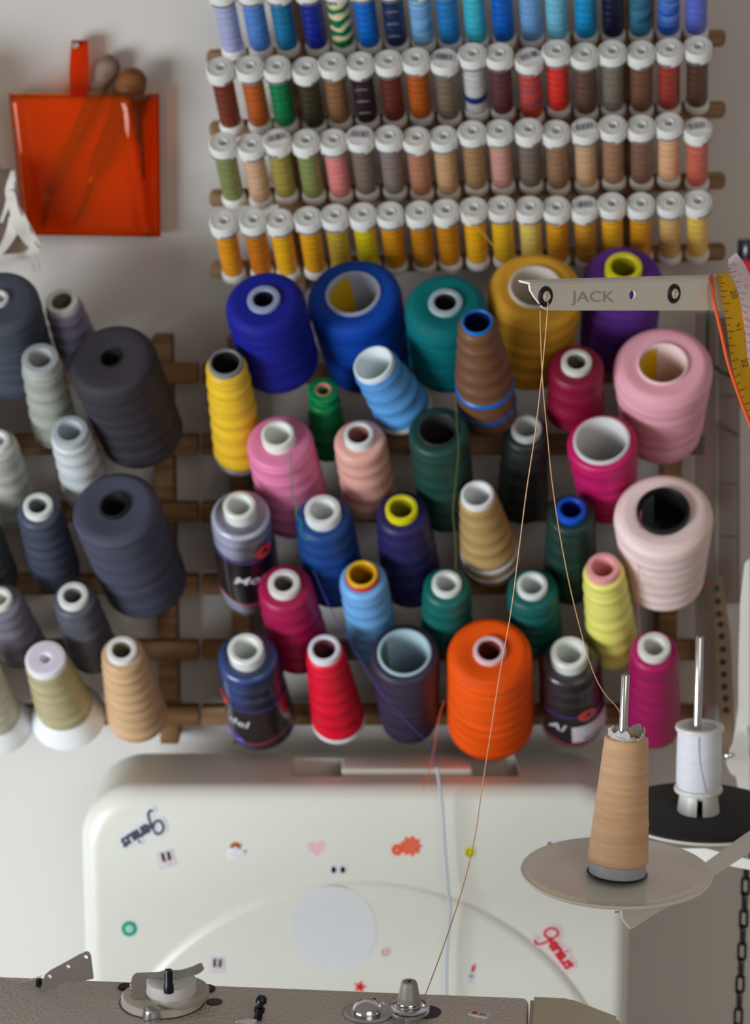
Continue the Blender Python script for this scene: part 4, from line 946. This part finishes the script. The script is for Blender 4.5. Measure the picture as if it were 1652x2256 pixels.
# ------------------------------------------------------------------ industrial sewing machine in the foreground
P0 = at(0, 2148, 1.15); ZM = P0.z; P1 = atz(1165, 2195, ZM)
u = (P1 - P0).normalized(); w = Vector((u.y, -u.x, 0))          # along the arm, towards the camera
A = P0 - u*.10
mach = empty('sewing_machine', 'grey industrial sewing machine head with wrinkle paint and chrome fittings, along the bottom edge', 'sewing machine', Vector((P0.x + .15, P0.y - .06, MT)))
def slab(s0, s1, d0, d1, z0, z1, bev):
    o = P0 + u*s0; o.z = 0; b = box(0, s1 - s0, -d1, -d0, z0, z1, bev, 3)
    ang = math.atan2(u.y, u.x); b.transform(Matrix.Translation((o.x, o.y, 0)) @ Matrix.Rotation(ang, 4, 'Z')); return b
LM = (P1 - P0).length
bm = slab(-.11, LM, 0, .135, ZM - .125, ZM, .0035)
merge(bm, slab(LM - .10, LM - .001, .004, .13, MT, ZM - .10, .004)); merge(bm, slab(-.10, LM - .002, .0, .16, MT, MT + .05, .004))
link('head', bm, wrinkle_paint(), mach)
# smooth end cover on the right, sloping down
E0 = atz(1168, 2196, ZM); E1 = atz(1254, 2197, ZM); ex = (E1 - E0).length
pts = [E0, E0 + u*ex]
def drop(px, py, ref):
    d = ray(px, py); n = w; s = (ref - CAM).dot(n)/d.dot(n); return CAM + d*s
E2 = drop(1365, 2242, E0); E3 = drop(1368, 2300, E0)
prof = [E0 + Vector((0, 0, 0)), E1.lerp(E0 + u*ex, 1.0), E2, E3, Vector((E3.x, E3.y, MT + .05)), Vector((E0.x, E0.y, MT + .05))]
bm = prism(prof, w*.12); bmesh.ops.bevel(bm, geom=[e for e in bm.edges if e.calc_length() > .1 and abs((e.verts[0].co - e.verts[1].co).normalized().dot(w)) > .9], offset=.002, segments=2, affect='EDGES')
link('end_cover', bm, plain((196, 186, 162), .4, .5, key='olive_cream_paint'), mach)
def up(px, py, z=0.0): p = atz(px, py, ZM); p.z += z; return p
def vlathe(px, py, prof, mat, nm, par, seg=40, z=0.0, tilt=None):
    p = up(px, py, z); M = Matrix.Translation(p) if tilt is None else frame(p, Vector(tilt)); return link(nm, lathe(prof, seg, M), mat, par)
k = sc(atz(358, 2205, ZM))         # metres per picture pixel on the machine
# bobbin winder
wc = (358, 2206); R = 91*k
bw = vlathe(*wc, [(0, -.0005), (R + 2*k, -.0005), (R + 2*k, .0004), (R, .0006), (R, .0030), (R - .0012, .0042), (R*.5, .0046), (0, .0046)], plain((212, 206, 194), .3, .5, key='winder_paint'), 'bobbin_winder', mach, 56)
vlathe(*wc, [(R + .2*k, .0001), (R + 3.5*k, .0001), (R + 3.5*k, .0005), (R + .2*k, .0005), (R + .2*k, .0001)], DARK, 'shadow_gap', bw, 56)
dp = up(383, 2197).copy()
def on(px, py, z): # picture point at height z above the machine top
    p = atz(px, py, ZM + z); return p
def vl(px, py, z, prof, mat, nm, par, seg=36, tilt=None, stack=False):
    p = up(px, py, z) if stack else on(px, py, z); M = Matrix.Translation(p) if tilt is None else frame(p, Vector(tilt)); return link(nm, lathe(prof, seg, M), mat, par)
FROST = plain((214, 214, 212), .25, .5, key='frosted_plastic')
vl(395, 2196, .0046, [(0, 0), (64*k, 0), (66*k, .0012), (66*k, .0040), (62*k, .0052), (0, .0052)], plain((170, 164, 152), .35, .5, key='winder_paint2'), 'winder_block', bw)
d2 = vl(378, 2184, .0098, [(0, 0), (55*k, 0), (56*k, .0008), (54*k, .0040), (54*k, .0062), (50*k, .0068), (20*k, .0064), (8*k, .0066), (0, .0066)], FROST, 'bobbin_disc', bw, 48)
vl(372, 2186, .0160, [(0, 0), (11*k, 0), (11*k, .004), (9.2*k, .0052), (9.2*k, .0112), (8*k, .0124), (3*k, .0126), (0, .0124)], BLACKSTEEL, 'spindle', bw, 24)
# lever: bent chrome strap
hz = .0050
pa = on(301, 2206, hz); top = pa + Vector((0, 0, .0165))
LV = [on(291, 2200, hz + .0035), on(291, 2200, hz + .0145), on(297, 2200, hz + .0175)]
def strip(pts_top, pts_bot, th): return ribbon(pts_top, pts_bot, th, w*-1)
yz = on(300, 2200, hz)
def vp(px, py): # picture point on the upright plane through the lever
    return drop(px, py, yz)
lev_t = [(290, 2200), (290, 2166), (291, 2153), (298, 2146), (312, 2145), (350, 2143), (395, 2139), (420, 2132), (436, 2125), (444, 2124)]
lev_b = [(322, 2200), (321, 2178), (321, 2168), (324, 2162), (332, 2161), (355, 2160), (398, 2156), (424, 2150), (440, 2144), (449, 2136)]
link('lever', strip([vp(*q) for q in lev_t], [vp(*q) for q in lev_b], .0014), STEEL, bw)
for zz, rr in ((0, 15), (.0022, 13), (.0040, 14)):
    vl(302, 2208, hz + zz, [(0, 0), (rr*k, 0), (rr*k + .0003, .0005), (rr*k + .0003, .0011), (rr*k, .0016), (0, .0016)], CHROME, 'washer', bw, 24, None, True)
vl(302, 2208, hz + .0056, [(0, 0), (11*k, 0), (12*k, .0006), (12*k, .0022), (10*k, .0034), (4*k, .0040), (0, .0036)], CHROME, 'screw', bw, 24, None, True)
# slotted screws, plug, fittings
def slotted(px, py, r, par, nm='screw', mat=BLACKSTEEL, h=.0012, ang=.4):
    o = vl(px, py, 0, [(0, 0), (r*k, 0), (r*k, h*.7), (r*k*.9, h), (0, h)], mat, nm, par, 28)
    p = on(px, py, h); d = Vector((cos(ang), sin(ang), 0)); e = Vector((-d.y, d.x, 0))
    link('slot', prism([p + d*r*k*.85 + e*.0005, p + d*r*k*.85 - e*.0005, p - d*r*k*.85 - e*.0005, p - d*r*k*.85 + e*.0005], (0, 0, .00008)), DARK, o); return o
slotted(276, 2176, 17, mach, ang=-.3); slotted(455, 2180, 20, mach, ang=-.4)
vl(472, 2208, 0, [(0, 0), (18*k, 0), (18*k, .0004), (15*k, .0006), (0, .0006)], DARK, 'plug', mach, 28)
slotted(335, 2247, 20, mach, 'big_screw', CHROME, .006, .5)
# clip with a black thumb screw
cs = vl(568, 2246, 0, [(0, 0), (9*k, 0), (9*k, .0040), (12*k, .0044), (12*k, .0066), (7*k, .0072), (7*k, .0090), (12*k, .0094), (12*k, .0118), (9*k, .0128), (0, .0128)], BLACKSTEEL, 'thumb_screw', mach, 24, (.18, .05, 1))
link('clip', prism([on(518, 2254, .002), on(560, 2262, .002), on(566, 2250, .003), on(545, 2248, .003)], (0, 0, .001)), CHROME, cs)
# domed fitting
dm = vl(812, 2232, 0, [(0, .0002), (52*k, .0002), (56*k, .0006), (50*k, .0012), (38*k, .0004), (0, .0004)], STEEL, 'domed_fitting', mach, 44)
vl(808, 2230, .0004, [(34*k*cos(q*pi/2/10), 30*k*sin(q*pi/2/10)) for q in range(10)] + [(0, 30*k)], CHROME, 'dome', dm, 36)
link('prong', tube([on(818, 2208, .001), on(826, 2200, .003)], .0010, 8, 0), BLACKSTEEL, dm)
vl(938, 2230, 0, [(0, 0), (34*k, 0), (34*k, .0003), (0, .0003)], DARK, 'recess_plate', mach, 32)
# thread tension
tn = vl(901, 2244, 0, [(0, 0), (14*k, 0), (14*k, .003), (12*k, .0034), (12*k, .010), (0, .010)], CHROME, 'tension_post', mach, 24, None, True)
for zz in (.0040, .0060): vl(901, 2244, zz, [(10*k, 0), (40*k, -.0004), (44*k, .0004), (44*k, .0009), (40*k, .0014), (10*k, .0012), (10*k, 0)], CHROME, 'tension_disc', tn, 44, None, True)
c = up(901, 2244, .0072); P = []
for q in range(0, 73): a = 2*pi*q/24; t = q/72; P.append(c + Vector(((31 - 14*t)*k*cos(a), (31 - 14*t)*k*sin(a), .0034*t)))
link('spring', tube(P, .0006, 8, 0), CHROME, tn)
kb = vl(901, 2244, .0097, [(0, 0), (25*k, 0), (26.5*k, .0006), (26.5*k, .0016), (24*k, .0022), (23.5*k, .0024), (18*k, .0100), (16*k, .0110), (6*k, .0112), (5*k, .0104), (0, .0104)], plain((150, 144, 138), .35, .5, key='grey_plastic'), 'tension_knob', tn, 10, None, True)
vl(901, 2244, .0201, [(0, 0), (6.5*k, 0), (6.5*k, .0006), (3.2*k, .0008), (3*k, .0002), (0, .0002)], BLACKSTEEL, 'post_end', tn, 20, None, True)
P = [on(845, 2222, .006), on(838, 2216, .0075), on(846, 2210, .009), on(858, 2220, .008), on(866, 2236, .006), on(878, 2244, .006)]
link('hook_wire', tube(P, .0009, 8, 6), CHROME, tn)
# small white printed sticker
a, bq, cq, dq = on(1031, 2236, 0), on(1040, 2228, 0), on(1080, 2235, 0), on(1072, 2245, 0)
ls = link('sticker', prism([a, bq, cq, dq], (0, 0, .0007)), PAPER, mach); ls['label'] = 'small white printed sticker with a red square'
mid = lambda s, t: (a.lerp(dq, s)).lerp(bq.lerp(cq, s), t) + Vector((0, 0, .0007))
link('red_square', prism([mid(.10, .2), mid(.10, .85), mid(.40, .85), mid(.40, .2)], (0, 0, .0001)), plain((200, 50, 46), .5), ls)
link('print', merge(prism([mid(.5, .3), mid(.5, .42), mid(.9, .42), mid(.9, .3)], (0, 0, .0001)), prism([mid(.5, .6), mid(.5, .7), mid(.85, .7), mid(.85, .6)], (0, 0, .0001))), INK, ls)
# three-hole thread guide at the left
gref = on(150, 2190, 0)
def gp(px, py): return drop(px, py, gref)
out = [(89, 2184), (92, 2168), (99, 2148), (110, 2138), (140, 2122), (176, 2102), (188, 2097), (196, 2099), (200, 2108), (206, 2156), (190, 2160), (166, 2164), (154, 2159), (138, 2164), (124, 2177), (104, 2183)]
g = link('thread_guide', prism([gp(*q) for q in out], w*-.0012), CHROME, mach)
g['label'] = 'bent chrome thread guide with three holes'
cuts = [link('cutter', lathe([(0, -.01), (r*k, -.01), (r*k, .01), (0, .01)], 18, frame(gp(x, y), w)), CHROME) for x, y, r in ((109, 2152, 4.6), (150, 2130, 4.6), (189, 2109, 4.8))]
boolean(g, cuts)
slotted(86, 2172, 7, mach, 'screw', BLACKSTEEL, .004)

# ------------------------------------------------------------------ tapes, cord, rulers and chain on the right
YEL = plain((226, 172, 10), .5, .4, key='yellow_tape'); WHT = plain((224, 206, 212), .5, .4, key='white_tape')
def tape(Lp, Rp, mat, label, marks=None, ink=(70, 66, 20), D=1.452):
    f = lambda q: at(q[0], q[1], q[2] if len(q) > 2 else D)
    L = [f(q) for q in Lp]; Rr = [f(q) for q in Rp]; r = empty('tape_measure', label, 'tape measure', L[0], 'tape measures hanging on the thread stand')
    b = link('band', ribbon(L, Rr, .0005, (0, 1, 0)), mat, r)
    Ls, Rs = smooth_path(L, 12), smooth_path(Rr, 12); n = len(Ls); tk = bmesh.new()
    for q in range(4, n - 1):
        if q % 3: continue
        p0, p1 = Ls[q], Ls[q].lerp(Rs[q], .22 if q % 6 else .4); dn = (Ls[q+1] - Ls[q]).normalized()*.0005; o = Vector((0, -.0002, 0))
        prism([p0 + o, p1 + o, p1 + dn + o, p0 + dn + o], (0, -.0001, 0), tk)
    link('tick_marks', tk, plain(ink, .6), b)
    if marks:
        for word, px, py, sz, ang in marks:
            q = min(range(n), key=lambda i: abs((Ls[i].lerp(Rs[i], .6)).z - at(px, py, D).z)); dd = Ls[q].lerp(Rs[q], .6).y - .0004
            link('numeral', text_bm(word, sz, lambda x, y: at(px + x*cos(ang) + y*sin(ang), py + x*sin(ang) - y*cos(ang), dd), bold=.03), plain(ink, .6), b)
    return r
tape([(1573, 604, 1.462), (1580, 612, 1.452), (1586, 640, 1.45), (1598, 700, 1.45), (1606, 760, 1.45), (1618, 830, 1.45), (1638, 890, 1.45), (1660, 945, 1.45)],
     [(1600, 600, 1.462), (1608, 608, 1.456), (1624, 642, 1.456), (1636, 700, 1.456), (1642, 760, 1.456), (1652, 810, 1.456), (1672, 880, 1.456), (1700, 930, 1.456)],
     YEL, 'yellow tape measure hanging over the end of the steel guide arm', [('20', 1617, 648, 20, 1.25), ('21', 1624, 722, 20, 1.3), ('22', 1640, 800, 20, 1.3)])
tape([(1604, 572, 1.475), (1608, 600, 1.466), (1626, 644, 1.466), (1638, 700, 1.466), (1645, 770, 1.466), (1655, 850, 1.466)], [(1622, 556, 1.475), (1644, 590, 1.47), (1664, 650, 1.47), (1678, 720, 1.47), (1686, 790, 1.47), (1695, 860, 1.47)],
     WHT, 'pinkish white tape measure behind the yellow one at the right border', [('5', 1618, 586, 13, 1.1), ('4', 1629, 606, 13, 1.1), ('3', 1642, 630, 13, 1.2)], (196, 120, 130), 1.468)
P = [at(1565, 640, 1.452), at(1565, 614, 1.452), at(1568, 608, 1.458), at(1570, 628, 1.448), at(1572, 660, 1.446), at(1588, 730, 1.447), at(1604, 800, 1.447), at(1628, 872, 1.447), at(1656, 945, 1.447)]
thing('cord', tube(P[1:], .0011, 10), plain((236, 84, 14), .6, key='orange_cord'), 'orange cord looped over the guide arm in front of the yellow tape', 'cord')
P = [at(1560, 670, 1.9), at(1559, 715, 1.9), at(1559, 760, 1.9), at(1562, 790, 1.9), at(1580, 812, 1.9), at(1604, 826, 1.9), at(1660, 838, 1.9)]
thing('cord', tube(P, .0016, 10), plain((44, 74, 24), .6, key='green_cord'), 'dark green cord hanging behind the orange cord beside the big pink cone', 'cord')
mk = empty('marker_pen', 'red handled tool with a black cap at the right border behind the tapes', 'tool', at(1660, 560, 1.9))
p = at(1652, 528, 1.9); ss = sc(p)
link('cap', lathe([(0, 0), (26*ss, 0), (27*ss, -.001), (27*ss, -.0155), (26*ss, -.016), (0, -.016)], 32, Matrix.Translation(p)), plain((26, 32, 44), .25), mk)
link('body', lathe([(0, -.016), (15*ss, -.016), (20*ss, -.020), (26*ss, -.032), (26*ss, -.12), (0, -.125)], 32, Matrix.Translation(p)), plain((200, 18, 44), .35), mk)
CLR = clear((190, 180, 176), (226, 220, 216), .1, key='clear_acrylic')
def ruler(x0, x1, y0, y1, D, label, lean=0):
    r = empty('ruler', label, 'ruler', at((x0 + x1)/2, y1, D), 'clear rulers standing against the wall')
    P = [at(x0, y0, D), at(x1, y0, D), at(x1 + lean, y1, D), at(x0 + lean, y1, D)]
    return r, link('blade', prism(P, (0, .002, 0)), CLR, r)
r, b = ruler(1532, 1576, 690, 1650, 1.955, 'clear ruler with pink numbers between the cone rack and the tapes')
for q, (x, y) in enumerate(((1561, 800), (1561, 872), (1558, 938), (1560, 1010), (1559, 1085), (1556, 1150), (1556, 1222), (1554, 1285), (1553, 1352), (1553, 1425), (1554, 1490), (1555, 1560))):
    link('numeral', text_bm(str(15 - q), 24, lambda dx, dy: at(x + dy*.2 + dx*0 - dy*1.0, y - dx, 1.9546), bold=.03), plain((190, 60, 96), .5), b)
r, b = ruler(1583, 1627, 700, 1330, 2.0, 'wide clear template ruler right of the one with pink numbers')
bm = bmesh.new()
for y in (760, 870, 1064, 1180):
    prism([at(1586, y, 1.9995), at(1624, y, 1.9995), at(1624, y + 4, 1.9995), at(1586, y + 4, 1.9995)], (0, -.0002, 0), bm)
prism([at(1578, 934, 1.9995), at(1582, 929, 1.9995), at(1626, 955, 1.9995), at(1624, 964, 1.9995)], (0, -.0002, 0), bm)
prism([at(1626, 700, 1.9995), at(1629, 700, 1.9995), at(1629, 1330, 1.9995), at(1626, 1330, 1.9995)], (0, -.0002, 0), bm)
link('printed_lines', bm, plain((104, 88, 62), .6), b)
sp = empty('snap_tape', 'beige strip with a row of dark dots hanging on the wall behind the white spool', 'strip', at(1590, 1640, 1.99))
ctr = [(1574, 1270), (1580, 1325), (1588, 1376), (1593, 1431), (1596, 1513), (1600, 1565), (1603, 1660)]
link('band', ribbon([at(x - 18, y, 1.992) for x, y in ctr], [at(x + 18, y, 1.992) for x, y in ctr], .001, (0, 1, 0)), plain((158, 136, 116), .8, key='beige_strip'), sp)
for x, y in ((1578, 1297), (1581, 1325), (1584, 1353), (1588, 1376), (1590, 1402), (1593, 1431), (1593, 1459), (1595, 1486), (1596, 1513), (1599, 1539), (1600, 1565)):
    p = at(x, y, 1.9915); link('snap', lathe([(0, -.0006), (.0030, -.0006), (.0026, .0008), (0, .0012)], 16, frame(p, Vector((0, -1, 0)))), plain((40, 38, 38), .5), sp)
ch = empty('chain', 'black oval link chain hanging at the right border under the rear disc', 'chain', at(1632, 2256, 1.75))
ks = sc(at(1640, 2050, 1.75)); y = 1858.0; q = 0
while y < 2330:
    x = 1646 - (y - 1858)*.055; c = at(x, y + 22, 1.75); a = pi/2*(q % 2) + .25
    e = Vector((cos(a), sin(a), 0)); hh = 22*ks; ww = 8.5*ks; pts = []
    for t in range(20):
        th = 2*pi*t/20; pts.append(c + e*ww*cos(th) + Vector((0, 0, 1))*((hh - ww)*(1 if sin(th) > 0 else -1) + ww*sin(th)))
    link('chain_link', tube(pts, 3.6*ks, 8, 0, closed=True), plain((30, 26, 28), .3, .5, .6, key='black_chain'), ch)
    y += 36; q += 1

# ------------------------------------------------------------------ loose and running threads
def strand(pts, r, col, label, rough=.6):
    P = [at(*p) for p in pts]
    return thing('thread', tube(P, r, 6, 10), plain(col, rough, .3, key='loose_thread'), label, 'thread', 'loose and running threads')
strand([(1190, 684, 1.336), (1191, 740, 1.336), (1196, 850, 1.338), (1206, 960, 1.338), (1216, 1060, 1.34), (1232, 1170, 1.34), (1255, 1290, 1.34), (1282, 1400, 1.342), (1306, 1478, 1.342), (1330, 1525, 1.342), (1362, 1563, 1.343), (1376, 1600, 1.345)],
       .00036, (206, 160, 118), 'beige thread running from the guide arm down to the beige cone')
strand([(1207, 666, 1.337), (1205, 700, 1.334), (1193, 830, 1.333), (1178, 960, 1.333), (1160, 1080, 1.333), (1142, 1220, 1.333), (1125, 1350, 1.331), (1100, 1490, 1.328), (1080, 1620, 1.322), (1062, 1735, 1.31), (1045, 1850, 1.29), (1018, 1960, 1.26), (975, 2090, 1.20), (934, 2200, 1.118)],
       .00034, (226, 178, 140), 'beige thread running from the guide arm down in front of the white case')
strand([(962, 1690, 1.838), (968, 1730, 1.838), (974, 1780, 1.836), (979, 1860, 1.836), (986, 1950, 1.836), (992, 2000, 1.833), (988, 2050, 1.833), (983, 2120, 1.833), (983, 2260, 1.833)],
       .0012, (186, 192, 206), 'pale bluish cord hanging down the front of the white case')
strand([(690, 1255, 1.86), (730, 1345, 1.858), (778, 1425, 1.856), (815, 1490, 1.85), (862, 1555, 1.845), (910, 1605, 1.842), (945, 1640, 1.842), (962, 1690, 1.842)],
       .0004, (70, 56, 150), 'violet thread trailing across the lower cones to the white case')
strand([(978, 1545, 1.86), (966, 1585, 1.856), (958, 1640, 1.852), (948, 1690, 1.846), (932, 1740, 1.842)], .0004, (226, 90, 50), 'loose orange thread end beside the orange cone')
strand([(1003, 872, 1.80), (1006, 930, 1.80), (1010, 990, 1.80), (1003, 1070, 1.80), (998, 1130, 1.80), (1003, 1190, 1.80), (1004, 1255, 1.80)], .0004, (92, 100, 44), 'olive thread hanging over the bottle green cone')
strand([(641, 1000, 1.828), (642, 1060, 1.84), (646, 1095, 1.83), (654, 1112, 1.828), (652, 1135, 1.83), (664, 1150, 1.82), (662, 1172, 1.825), (672, 1188, 1.825), (686, 1186, 1.822)], .0005, (40, 140, 100), 'crinkled green thread end lying on the blue cone')
strand([(1412, 1125, 1.80), (1408, 1200, 1.80), (1406, 1300, 1.815), (1407, 1360, 1.83), (1412, 1405, 1.84)], .0003, (190, 90, 106), 'thin pink thread hanging down the pale blush cone')
strand([(1018, 470, 1.895), (1050, 500, 1.885), (1090, 545, 1.885)], .0004, (226, 170, 40), 'yellow loose thread lying across the bottom rail spools')
strand([(-20, 2178, 1.14), (40, 2166, 1.14), (92, 2150, 1.138)], .00025, (200, 190, 180), 'fine thread leaving the chrome guide towards the left border')
strand([(-20, 2150, 1.14), (60, 2160, 1.139), (109, 2152, 1.136)], .00022, (205, 190, 170), 'second fine thread from the chrome guide, above the other')
